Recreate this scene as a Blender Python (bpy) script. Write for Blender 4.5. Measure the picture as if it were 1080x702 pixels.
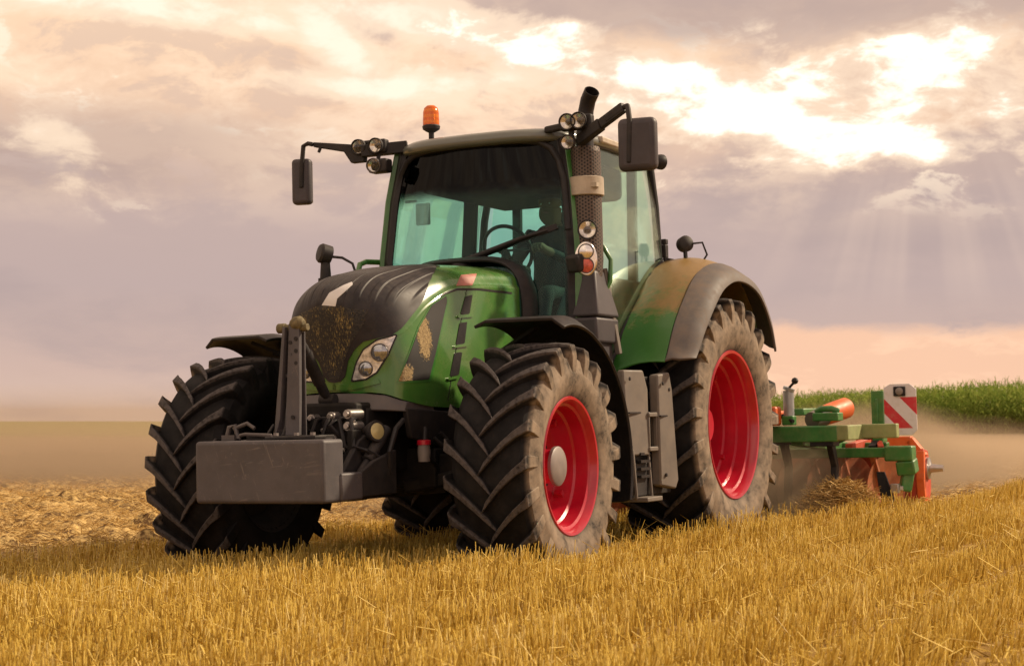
import bpy, bmesh, math, random
import numpy as np
from mathutils import Vector, Matrix
random.seed(7); rng = np.random.default_rng(7)
for o in list(bpy.data.objects): bpy.data.objects.remove(o)
SC = bpy.context.scene
COL = SC.collection
R = math.radians

# ---------------------------------------------------------------- camera
# camera axes in the tractor's own frame (tractor stands with a slight roll in the field)
CAM = np.array([9.047235, 5.586228, 1.007945])
CR = np.array([-0.4588544, 0.8882123, -0.0230546])
CU = np.array([0.0357496, 0.0443824, 0.9983748])
CF = np.array([-0.8877920, -0.4572845, 0.0521183])
FPX = 1779.95
W0, H0 = 1080.0, 702.0
W_F = CF.copy()
W_R = np.cross(W_F, [0, 0, 1.0]); W_R /= np.linalg.norm(W_R)
W_U = np.cross(W_R, W_F)
FH = np.array([W_F[0], W_F[1], 0]); FH /= np.linalg.norm(FH)
camd = bpy.data.cameras.new('camera'); cam = bpy.data.objects.new('camera', camd); COL.objects.link(cam)
m = Matrix.Identity(4)
for i in range(3):
    m[i][0] = W_R[i]; m[i][1] = W_U[i]; m[i][2] = -W_F[i]; m[i][3] = CAM[i]
cam.matrix_world = m
camd.sensor_width = 36; camd.lens = 36 * FPX / W0
camd.clip_start = .1; camd.clip_end = 20000
camd.dof.use_dof = True; camd.dof.focus_distance = 10.3; camd.dof.aperture_fstop = 6.3
SC.camera = cam
# tractor roll: same optical axis, seen level
RT = np.stack([CR, CU, CF], 1); RW = np.stack([W_R, W_U, W_F], 1)
Q = RW @ RT.T
TM = Matrix.Identity(4)
tt = CAM - Q @ CAM
for i in range(3):
    for j in range(3): TM[i][j] = Q[i][j]
    TM[i][3] = tt[i]

# ---------------------------------------------------------------- node helper
class NT:
    """tiny expression builder for shader node trees"""
    def __init__(s, tree): s.t = tree; s.n = tree.nodes; s.l = tree.links
    def new(s, ty, **kw):
        n = s.n.new(ty)
        for k, v in kw.items(): setattr(n, k, v)
        return n
    def put(s, sock, v):
        if isinstance(v, E): s.l.new(v.s, sock)
        elif hasattr(v, 'is_output'): s.l.new(v, sock)
        else: sock.default_value = v
    def math(s, op, a, b=0.0, c=None):
        n = s.new('ShaderNodeMath', operation=op); s.put(n.inputs[0], a); s.put(n.inputs[1], b)
        if c is not None: s.put(n.inputs[2], c)
        return E(s, n.outputs[0])
    def vmath(s, op, a, b=None, out=0):
        n = s.new('ShaderNodeVectorMath', operation=op); s.put(n.inputs[0], a)
        if b is not None: s.put(n.inputs[1], b)
        return E(s, n.outputs['Value' if op in ('DOT_PRODUCT', 'LENGTH') else 'Vector'])
    def comb(s, x, y, z):
        n = s.new('ShaderNodeCombineXYZ')
        for i, v in enumerate((x, y, z)): s.put(n.inputs[i], v)
        return E(s, n.outputs[0])
    def sep(s, v):
        n = s.new('ShaderNodeSeparateXYZ'); s.put(n.inputs[0], v)
        return [E(s, n.outputs[i]) for i in range(3)]
    def noise(s, v, scale=5, detail=4, rough=.55, dist=0.0, col=False, lac=2.0):
        n = s.new('ShaderNodeTexNoise'); s.put(n.inputs['Vector'], v)
        n.inputs['Scale'].default_value = scale; n.inputs['Detail'].default_value = detail
        n.inputs['Roughness'].default_value = rough; n.inputs['Distortion'].default_value = dist
        n.inputs['Lacunarity'].default_value = lac
        return E(s, n.outputs['Color' if col else 'Fac'])
    def voro(s, v, scale=5, feat='F1', out='Distance'):
        n = s.new('ShaderNodeTexVoronoi', feature=feat); s.put(n.inputs['Vector'], v); n.inputs['Scale'].default_value = scale
        return E(s, n.outputs[out])
    def ss(s, x, a, b, lo=0.0, hi=1.0):
        n = s.new('ShaderNodeMapRange', interpolation_type='SMOOTHSTEP'); s.put(n.inputs[0], x)
        for i, v in enumerate((a, b, lo, hi)): s.put(n.inputs[i + 1], v)
        return E(s, n.outputs[0])
    def mix(s, f, a, b, mode='MIX'):
        n = s.new('ShaderNodeMix', data_type='RGBA', blend_type=mode); s.put(n.inputs[0], f)
        for k, v in ((6, a), (7, b)):
            if isinstance(v, (tuple, list)): v = (*v[:3], 1)
            s.put(n.inputs[k], v)
        return E(s, n.outputs[2])
    def ramp(s, f, stops):
        n = s.new('ShaderNodeValToRGB'); s.put(n.inputs[0], f); cr = n.color_ramp
        while len(cr.elements) < len(stops): cr.elements.new(.5)
        for e, (p, c) in zip(cr.elements, stops): e.position = p; e.color = (*c[:3], 1)
        return E(s, n.outputs[0])
    def bump(s, h, strength=.3, dist=.01):
        n = s.new('ShaderNodeBump'); s.put(n.inputs['Height'], h); n.inputs['Strength'].default_value = strength; n.inputs['Distance'].default_value = dist
        return E(s, n.outputs[0])
class E:
    def __init__(s, nt, sock): s.nt = nt; s.s = sock
    def __add__(s, o): return s.nt.math('ADD', s, o)
    def __sub__(s, o): return s.nt.math('SUBTRACT', s, o)
    def __rsub__(s, o): return s.nt.math('SUBTRACT', o, s)
    def __mul__(s, o): return s.nt.math('MULTIPLY', s, o)
    def __truediv__(s, o): return s.nt.math('DIVIDE', s, o)
    def __pow__(s, o): return s.nt.math('POWER', s, o)
    __radd__ = __add__; __rmul__ = __mul__
    def abs(s): return s.nt.math('ABSOLUTE', s)
    def max(s, o): return s.nt.math('MAXIMUM', s, o)
    def min(s, o): return s.nt.math('MINIMUM', s, o)
    def exp(s): return s.nt.math('EXPONENT', s)

# ---------------------------------------------------------------- world: evening sky with broken clouds
SUN_AZ = math.atan2(0.66, -0.75)         # the sun stands behind the tractor, to the right of the picture
SUN_EL = R(37)
world = bpy.data.worlds.new('World'); SC.world = world; world.use_nodes = True
wt = NT(world.node_tree); wt.n.clear()
wo = wt.new('ShaderNodeOutputWorld')
sky = wt.new('ShaderNodeTexSky', sky_type='NISHITA'); sky.sun_disc = False
sky.sun_elevation = SUN_EL; sky.sun_rotation = math.pi / 2 - SUN_AZ; sky.dust_density = 3.0; sky.air_density = 1.2
bg1 = wt.new('ShaderNodeBackground'); wt.l.new(sky.outputs[0], bg1.inputs[0]); bg1.inputs[1].default_value = .07
tc = wt.new('ShaderNodeTexCoord'); d = E(wt, tc.outputs['Generated'])
dR = wt.vmath('DOT_PRODUCT', d, tuple(W_R)); dF = wt.vmath('DOT_PRODUCT', d, tuple(FH)); dz = wt.sep(d)[2]
az = wt.math('ARCTAN2', dR, dF); el = wt.math('ARCSINE', dz)
x = az; y = el
# billowy cloud noise, flattened towards the horizon
yp = wt.math('POWER', y.max(0.001), .85)
w1 = wt.noise(wt.comb(x * 6.0, yp * 9.0, .3), 2.0, 3, .5)
w2 = wt.noise(wt.comb(x * 6.0, yp * 9.0, 7.3), 2.0, 3, .5)
xw = x + (w1 - .5) * .045; yw = yp + (w2 - .5) * .030
n1 = wt.noise(wt.comb(xw * 3.4, yw * 7.5, 1.7), 2.0, 6, .52)      # large banks
n2 = wt.noise(wt.comb(xw * 9.0, yw * 17.0, 4.1), 2.0, 10, .63)     # puffs
n3 = wt.noise(wt.comb(xw * 5.0, yw * 11.0, 9.4), 2.0, 7, .55)
base = wt.ramp(y / .30, [(0.0, (.66, .475, .375)), (.10, (.60, .43, .365)), (.26, (.50, .38, .355)), (.42, (.52, .39, .355)),
                         (.58, (.80, .545, .385)), (.78, (.95, .66, .445)), (1.0, (.90, .62, .42))])
up = wt.ss(y, .10, .17)
# low bank: slow darker and lighter mauve
base = wt.mix(wt.ss(n1, .44, .62) * .55, base, (.42, .325, .315))
# upper deck: peach lit puffs with grey-mauve bellies
base = wt.mix(wt.ss(n2 * .6 + n3 * .4, .44, .58) * up * .8, base, (1.0, .74, .53))
base = wt.mix(wt.ss(n3 * .5 + n1 * .5, .52, .62) * up * .55, base, (.60, .445, .375))
base = wt.mix(wt.ss(n2, .55, .62) * up * wt.ss(n3, .58, .46) * .9, base, (1.0, .82, .63))
base = wt.mix(wt.ss(n2, .46, .38) * up * .35, base, (.56, .43, .375))
# mauve shelf at mid height on the left and a peach strip above the low right horizon
sh = wt.ss(x, -.05, -.22) * wt.ss(y, .115, .15) * wt.ss(y, .195, .165) * wt.ss(n2, .35, .5)
base = wt.mix(sh * .7, base, (.48, .345, .295))
strip = wt.ss(x, .02, .16) * wt.ss(y + (n2 - .5) * .03, .060, .048)
base = wt.mix(strip * .85, base, (.93, .565, .37))
base = wt.mix(strip * wt.ss(n2, .50, .62) * .6, base, (1.0, .64, .43))
# dark bank along the top right
tb = wt.ss(y + (n2 - .5) * .05, .212, .235) * wt.ss(x, -.04, .03)
base = wt.mix(tb * .8, base, (.48, .355, .315))
# long ragged opening where the sun comes through
def lobe(cx, cy, ang, sx, sy):
    c_, s_ = math.cos(ang), math.sin(ang)
    u = (x - cx) * c_ + (y - cy) * s_; v = (y - cy) * c_ - (x - cx) * s_
    return ((u * u) * (-1 / (sx * sx)) + (v * v) * (-1 / (sy * sy))).exp()
gap = lobe(.225, .200, -.02, .095, .027).max(lobe(.10, .196, -.26, .13, .017)).max(lobe(.20, .163, -.06, .10, .015)).max(lobe(.13, .180, -.22, .10, .018)).max(lobe(.285, .185, -1.2, .04, .025) * .85)
gap = (gap + (n2 - .5) * 2.9 + (n3 - .5) * .8) * wt.ss(gap, .01, .22)
hot = wt.ss(gap, .50, .85)
warm = wt.ss(gap, .10, .62)
l2 = lobe(-.105, .222, -.75, .050, .018).max(lobe(-.06, .236, -.12, .09, .014)).max(lobe(-.22, .238, -.1, .12, .014)).max(lobe(-.09, .196, -.05, .08, .012) * .9).max(lobe(-.27, .155, -.6, .04, .018) * .5).max(lobe(-.02, .20, .1, .06, .010) * .8)
l2 = (l2 + (n2 - .5) * 1.8) * wt.ss(l2, .01, .2)
base = wt.mix(wt.ss(l2, .15, .6) * .75, base, (.98, .76, .56))
base = wt.mix(wt.ss(l2, .60, 1.0) * .85, base, (1.06, .92, .74))
base = wt.mix(warm * .85, base, (.93, .71, .53))
base = wt.mix(hot, base, (1.26, 1.13, .95))
# faint crepuscular rays fanning down from the opening
ra = wt.math('ARCTAN2', y - .26, x - .24)
rays = wt.noise(wt.comb(ra * 4.0, .0, .0), 2.0, 2, .5)
raym = wt.ss(rays, .36, .68) * wt.ss(y, .165, .12) * wt.ss(y, .055, .09) * wt.ss(x, .10, .22)
base = wt.mix(raym * .22, base, (.84, .63, .50))
# sky behind the camera brightened as added fill light for the tractor's front
base = wt.mix(wt.ss(dF, .2, -.9), base, wt.mix(1.0, base, (1.40, 1.48, 1.55), 'MULTIPLY'))
# below the horizon: plain ground tone (never seen past the ground sheet)
bg2 = wt.new('ShaderNodeBackground'); wt.put(bg2.inputs[0], base); bg2.inputs[1].default_value = .99
cov = wt.ss(n2 * .5 + n1 * .5, .25, .42, .95, .985)
mx = wt.new('ShaderNodeMixShader'); wt.put(mx.inputs[0], cov)
wt.l.new(bg1.outputs[0], mx.inputs[1]); wt.l.new(bg2.outputs[0], mx.inputs[2]); wt.l.new(mx.outputs[0], wo.inputs[0])

sd = bpy.data.lights.new('sun', 'SUN'); sun = bpy.data.objects.new('sun', sd); COL.objects.link(sun)
sd.energy = 4.8; sd.angle = R(3.5); sd.color = (1.0, .80, .56)
sdir = Vector((math.cos(SUN_AZ) * math.cos(SUN_EL), math.sin(SUN_AZ) * math.cos(SUN_EL), math.sin(SUN_EL)))
sun.rotation_euler = sdir.to_track_quat('Z', 'Y').to_euler()
vs = SC.view_settings; vs.view_transform = 'Standard'; vs.look = 'None'; vs.exposure = 0.18; vs.gamma = 1; vs.use_curve_mapping = False
SC.cycles.use_denoising = True
SC.cycles.max_bounces = 8; SC.cycles.transparent_max_bounces = 16; SC.cycles.volume_bounces = 0

# ---------------------------------------------------------------- materials
MATS = {}
def pm(name, col, rough=.5, metal=0.0, var=.15, vscale=6.0, bump=0.0, bscale=60.0, dust=0.0, dustcol=(.30, .22, .15), coat=0.0, spec=None):
    """painted / moulded surface: base colour with wear variation and dust settled on it"""
    mt = bpy.data.materials.new(name); mt.use_nodes = True
    t = NT(mt.node_tree); b = mt.node_tree.nodes['Principled BSDF']
    oc = E(t, t.new('ShaderNodeTexCoord').outputs['Object'])
    n = t.noise(oc, vscale, 6, .6)
    c = t.mix(t.ss(n, .3, .7), tuple(v * (1 - var) for v in col), tuple(min(1, v * (1 + var)) for v in col))
    if dust > 0:
        nz = t.sep(E(t, t.new('ShaderNodeNewGeometry').outputs['Normal']))[2]
        nn = t.noise(oc, vscale * 2.3, 8, .7)
        f = (t.ss(nz, -.2, 1.0) * .55 + .45) * t.ss(nn, .35, .75) * dust
        c = t.mix(f, c, dustcol)
        t.put(b.inputs['Roughness'], t.math('ADD', f * .4, rough))
    else:
        t.put(b.inputs['Roughness'], t.ss(t.noise(oc, vscale * 3, 5, .6), .25, .75, max(rough - .08, .02), rough + .08))
    t.put(b.inputs['Base Color'], c)
    b.inputs['Metallic'].default_value = metal
    b.inputs['Coat Weight'].default_value = coat; b.inputs['Coat Roughness'].default_value = .06
    if spec is not None: b.inputs['Specular IOR Level'].default_value = spec
    if bump > 0: t.put(b.inputs['Normal'], t.bump(t.noise(oc, bscale, 4, .6), bump, .004))
    MATS[name] = mt; return mt
GREEN = pm('green_paint', (.052, .165, .028), .24, var=.10, vscale=3, dust=.30, dustcol=(.26, .21, .10), coat=.5)
FENDER_GREEN = pm('fender_green', (.042, .165, .028), .30, var=.10, vscale=3, coat=.25)
CABGREEN = pm('cab_green', (.030, .15, .022), .3, var=.1, dust=.25, coat=.3)
BLACK = pm('black_plastic', (.016, .015, .017), .42, var=.2, dust=.22, dustcol=(.13, .10, .08))
CAPBLACK = pm('bonnet_black', (.017, .014, .016), .48, var=.2, vscale=9, dust=.30, dustcol=(.12, .095, .075))
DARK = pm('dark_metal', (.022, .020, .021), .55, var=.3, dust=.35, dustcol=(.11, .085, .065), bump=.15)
UNDER = pm('under_frame', (.013, .012, .012), .6, var=.3, dust=.3, dustcol=(.07, .055, .04))
CAST = pm('cast_grey', (.064, .057, .062), .55, var=.18, vscale=5, dust=.25, dustcol=(.13, .10, .09), bump=.12, bscale=90)
def worn(mt, amount):
    """fine scratches and chipped paint"""
    t = NT(mt.node_tree); b = t.n['Principled BSDF']; oc = E(t, t.new('ShaderNodeTexCoord').outputs['Object']); gx, gy, gz = t.sep(oc)
    s1 = t.noise(t.comb(gx * 4, gy * 5 + gz * 2, gz * 60 - gy * 9), 1.0, 3, .6); s2 = t.noise(t.comb(gx * 4, gy * 60 + gz * 22, gz * 5), 1.0, 3, .6)
    ch = t.noise(oc, 26, 6, .7); big = t.noise(oc, 3, 3, .5)
    f = (t.ss(s1, .62, .68).max(t.ss(s2, .63, .69)).max(t.ss(ch, .60, .66))) * t.ss(big, .38, .60) * amount
    old = b.inputs['Base Color'].links[0].from_socket
    t.put(b.inputs['Base Color'], t.mix(f, E(t, old), (.24, .20, .175)))
worn(CAST, .28)
DGREY = pm('dark_grey_plastic', (.050, .043, .050), .5, var=.15, dust=.15, dustcol=(.16, .12, .10))
GREY = pm('grey_plastic', (.075, .064, .064), .45, var=.12, dust=.25, dustcol=(.22, .16, .11))
BEIGE = pm('dusty_panel', (.125, .105, .09), .6, var=.15, vscale=5, dust=.5, dustcol=(.24, .185, .13))
RED = pm('red_paint', (.43, .005, .024), .28, var=.12, vscale=4, dust=.18, dustcol=(.35, .10, .08), coat=.35)
HUBG = pm('hub_grey', (.19, .165, .155), .5, var=.15, dust=.3)
STEEL = pm('bright_steel', (.42, .39, .37), .35, metal=.8, var=.2, dust=.2)
CHROME = pm('lamp_reflector', (.78, .74, .70), .18, metal=.9, var=.1, vscale=30)
CLEAR = pm('clear_lamp', (.60, .60, .61), .20, metal=.40, var=.5, vscale=26, coat=1.0)
PROJ = pm('lamp_projector', (.30, .31, .33), .08, metal=.75, var=.25, vscale=40, coat=1.0)
ROOF = pm('roof_shell', (.11, .12, .105), .30, var=.1, vscale=2, dust=.14, dustcol=(.24, .21, .18), coat=.4)
INTER = pm('cab_interior', (.012, .012, .014), .7, var=.2)
SEATM = pm('seat_cloth', (.03, .032, .036), .85, var=.2)
WHITE = pm('white_decal', (.62, .60, .58), .5, var=.06)
PINK = pm('muted_red', (.40, .15, .12), .35, var=.25, vscale=14)
STRAPM = pm('heat_strap', (.40, .34, .27), .55, var=.18, vscale=12, dust=.3)
IGREEN = pm('implement_green', (.035, .17, .035), .4, var=.15, dust=.40, dustcol=(.36, .27, .15))
IORANGE = pm('implement_orange', (.66, .115, .018), .45, var=.12, dust=.40, dustcol=(.45, .27, .15))
IRED = pm('implement_red', (.52, .06, .025), .5, var=.15, dust=.45, dustcol=(.42, .27, .17))
FLARE = pm('flare_plastic', (.085, .072, .068), .58, var=.2, vscale=4, dust=.55, dustcol=(.20, .14, .095), spec=.3)
SKIN = pm('skin', (.42, .24, .17), .5, var=.08)
CLOTH = pm('work_shirt', (.03, .04, .07), .85, var=.15)
CAPCL = pm('cap_cloth', (.02, .02, .022), .85, var=.15)

for m_, s_ in ((BLACK, .25), (CAPBLACK, .3), (DARK, .25), (UNDER, .15), (INTER, .1), (DGREY, .35), (SEATM, .1)):
    m_.node_tree.nodes['Principled BSDF'].inputs['Specular IOR Level'].default_value = s_

def hexmesh_mat():
    mt = bpy.data.materials.new('perforated_shield'); mt.use_nodes = True; t = NT(mt.node_tree); b = t.n['Principled BSDF']
    gx, gy, gz = t.sep(E(t, t.new('ShaderNodeTexCoord').outputs['Object']))
    a = t.math('ARCTAN2', gy - .775, gx + 1.45) * .107
    k_ = 2 * math.pi / .0215
    v = t.math('COSINE', a * k_) + t.math('COSINE', a * (-.5 * k_) + gz * (.866 * k_)) + t.math('COSINE', a * (-.5 * k_) - gz * (.866 * k_))
    h = t.ss(v, .9, .4)
    t.put(b.inputs['Base Color'], t.mix(h, (.006, .006, .006), (.105, .075, .06)))
    b.inputs['Roughness'].default_value = .5; b.inputs['Metallic'].default_value = .3
    t.put(b.inputs['Normal'], t.bump(h, .6, .006)); return mt
PERF = hexmesh_mat()
def ridged_cap():
    mt = CAPBLACK.copy(); mt.name = 'bonnet_ridged'; t = NT(mt.node_tree); b = t.n['Principled BSDF']
    gx, gy, gz = t.sep(E(t, t.new('ShaderNodeTexCoord').outputs['Object']))
    up = t.ss(gz, 1.70, 1.82)
    s_ = t.math('SINE', gy * 78.0)
    t.put(b.inputs['Normal'], t.bump(t.ss(s_, -.2, .7) * up, .9, .010)); return mt
CAPR = ridged_cap()
def grille_mat(name, chaff, cellscale=120, chcol=(.42, .30, .10)):
    mt = bpy.data.materials.new(name); mt.use_nodes = True; t = NT(mt.node_tree); b = t.n['Principled BSDF']
    oc = E(t, t.new('ShaderNodeTexCoord').outputs['Object'])
    gx, gy, gz = t.sep(oc)
    v = t.voro(t.comb(gy + gx * .5, gz, 0.0), cellscale)
    holes = t.ss(v, .30, .50)
    ch = t.noise(t.comb(gx * 60, gy * 150, gz * 42), 1.0, 6, .78)
    ch2 = t.noise(t.comb(gx * 6, gy * 9, gz * 6), 1.0, 4, .6)
    f = t.ss(ch + (ch2 - .5) * chaff[1], chaff[0], chaff[0] + .07)
    c = t.mix(holes, (.004, .004, .004), (.022, .018, .015))
    c = t.mix(f, c, t.mix(t.ss(ch, .5, .8), tuple(q * .55 for q in chcol), chcol))
    t.put(b.inputs['Base Color'], c); b.inputs['Roughness'].default_value = .6
    t.put(b.inputs['Normal'], t.bump(holes * .5 + f, .7, .008)); return mt
GRILLE = grille_mat('grille_chaff', (.55, .5), 120, (.52, .38, .13))
def vent_mat():
    mt = bpy.data.materials.new('side_screen'); mt.use_nodes = True; t = NT(mt.node_tree); b = t.n['Principled BSDF']
    oc = E(t, t.new('ShaderNodeTexCoord').outputs['Object']); gx, gy, gz = t.sep(oc)
    ch = t.noise(t.comb(gx * 70, gy * 70, gz * 70), 1.0, 5, .7)
    big = t.noise(t.comb(gx * 17, 0.0, gz * 13), 1.0, 4, .6)
    # straw caught along the front edge of the screen, thickest half way down
    along = gx - (1.256 - gz) * .0
    e1 = ((gx - .255) * (gx - .255) * -150.0 + (gz - 1.53) * (gz - 1.53) * -34.0).exp()
    e2 = ((gx - .46) * (gx - .46) * -90.0 + (gz - 1.29) * (gz - 1.29) * -90.0).exp()
    f = t.ss(e1.max(e2 * .9) + (big - .5) * .8 + (ch - .5) * 1.1, .46, .60)
    c = t.mix(f, (.014, .012, .012), t.ramp(ch, [(.3, (.16, .10, .035)), (.5, (.34, .23, .09)), (.7, (.52, .38, .17))]))
    t.put(b.inputs['Base Color'], c); b.inputs['Roughness'].default_value = .65
    t.put(b.inputs['Normal'], t.bump(f * ch * 2.0, .8, .012)); return mt
VENT = vent_mat()

def glass_mat(name, tint, dirt=0.0, refl=1.0, band=None):
    mt = bpy.data.materials.new(name); mt.use_nodes = True; t = NT(mt.node_tree); t.n.clear()
    o = t.new('ShaderNodeOutputMaterial'); tr = t.new('ShaderNodeBsdfTransparent'); tr.inputs[0].default_value = (*tint, 1)
    oc = E(t, t.new('ShaderNodeTexCoord').outputs['Object'])
    if band:                                  # sun-band tint moulded into the upper part of the pane
        z_ = t.sep(oc)[2]; t.put(tr.inputs[0], t.mix(t.ss(z_, band[0], band[1]), tint, band[2]))
    gl = t.new('ShaderNodeBsdfGlossy'); gl.inputs[0].default_value = (1, 1, 1, 1); gl.inputs[1].default_value = .015
    fr = t.new('ShaderNodeFresnel'); fr.inputs[0].default_value = 1.45
    m1 = t.new('ShaderNodeMixShader'); t.put(m1.inputs[0], (E(t, fr.outputs[0]) * refl).min(1.0))
    t.l.new(tr.outputs[0], m1.inputs[1]); t.l.new(gl.outputs[0], m1.inputs[2])
    last = m1
    if dirt > 0:
        df = t.new('ShaderNodeBsdfDiffuse'); df.inputs[0].default_value = (.42, .36, .25, 1)
        f = t.ss(t.noise(oc, 2.2, 6, .6), .40, .75) * dirt
        m2 = t.new('ShaderNodeMixShader'); t.put(m2.inputs[0], f); t.l.new(m1.outputs[0], m2.inputs[1]); t.l.new(df.outputs[0], m2.inputs[2]); last = m2
    t.l.new(last.outputs[0], o.inputs[0]); return mt
GLASS = glass_mat('tinted_glass', (.66, .96, .93), 0, .30, (2.54, 2.68, (.010, .016, .020)))
DOORGLASS = glass_mat('door_glass', (.88, 1.0, .90), .05, .42)
WINGLASS = glass_mat('window_glass', (.86, 1.0, .95), 0, .6)
LENS = glass_mat('lamp_lens', (.92, .92, .90), .05)
def amber():
    mt = bpy.data.materials.new('amber_lens'); mt.use_nodes = True; t = NT(mt.node_tree); b = t.n['Principled BSDF']
    gz = t.sep(E(t, t.new('ShaderNodeTexCoord').outputs['Object']))[2]
    rb = t.math('SINE', gz * 150.0)
    t.put(b.inputs['Base Color'], t.mix(t.ss(rb, -.4, .4), (.80, .16, .008), (.92, .25, .015)))
    b.inputs['Roughness'].default_value = .18; b.inputs['Transmission Weight'].default_value = .35
    t.put(b.inputs['Normal'], t.bump(rb, .15, .002)); return mt
AMBER = amber()
def tyre_mat(name, rim_r, R_, half, sgn):
    """rubber: dark tread with rubbed lug tops, sidewall of the outer side caked in field dust"""
    mt = bpy.data.materials.new(name); mt.use_nodes = True; t = NT(mt.node_tree); b = t.n['Principled BSDF']
    oc = E(t, t.new('ShaderNodeTexCoord').outputs['Object']); gx, gy, gz = t.sep(oc)
    rad = t.math('SQRT', gx * gx + gz * gz)
    n = t.noise(oc, 9, 7, .65); n2_ = t.noise(oc, 38, 5, .6)
    top = t.ss(rad + gy.abs() * gy.abs() * (.012 / (half * half)), R_ - .026, R_ - .012)
    rub = t.mix(t.ss(n, .35, .7), (.009, .0085, .009), (.020, .018, .018))
    rub = t.mix(top * t.ss(n2_, .2, .6) * .85, rub, (.095, .083, .080))
    side = t.ss(gy * sgn, half * .80, half * .92) * t.ss(rad, R_ - .035 + .0, R_ - .075)
    side = side * t.ss(n + (n2_ - .5) * .5, .16, .48)
    lugside = t.ss(gy * sgn, half * .88, half * .97) * .40 * t.ss(n2_, .35, .65)
    f = side.max(lugside)
    dst = t.mix(t.ss(n, .3, .75), (.125, .098, .074), (.29, .225, .165))
    t.put(b.inputs['Base Color'], t.mix(f, rub, dst)); b.inputs['Roughness'].default_value = .72; b.inputs['Specular IOR Level'].default_value = .15
    t.put(b.inputs['Normal'], t.bump(n2_ * .6 + n * .4, .25, .006)); return mt

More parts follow.
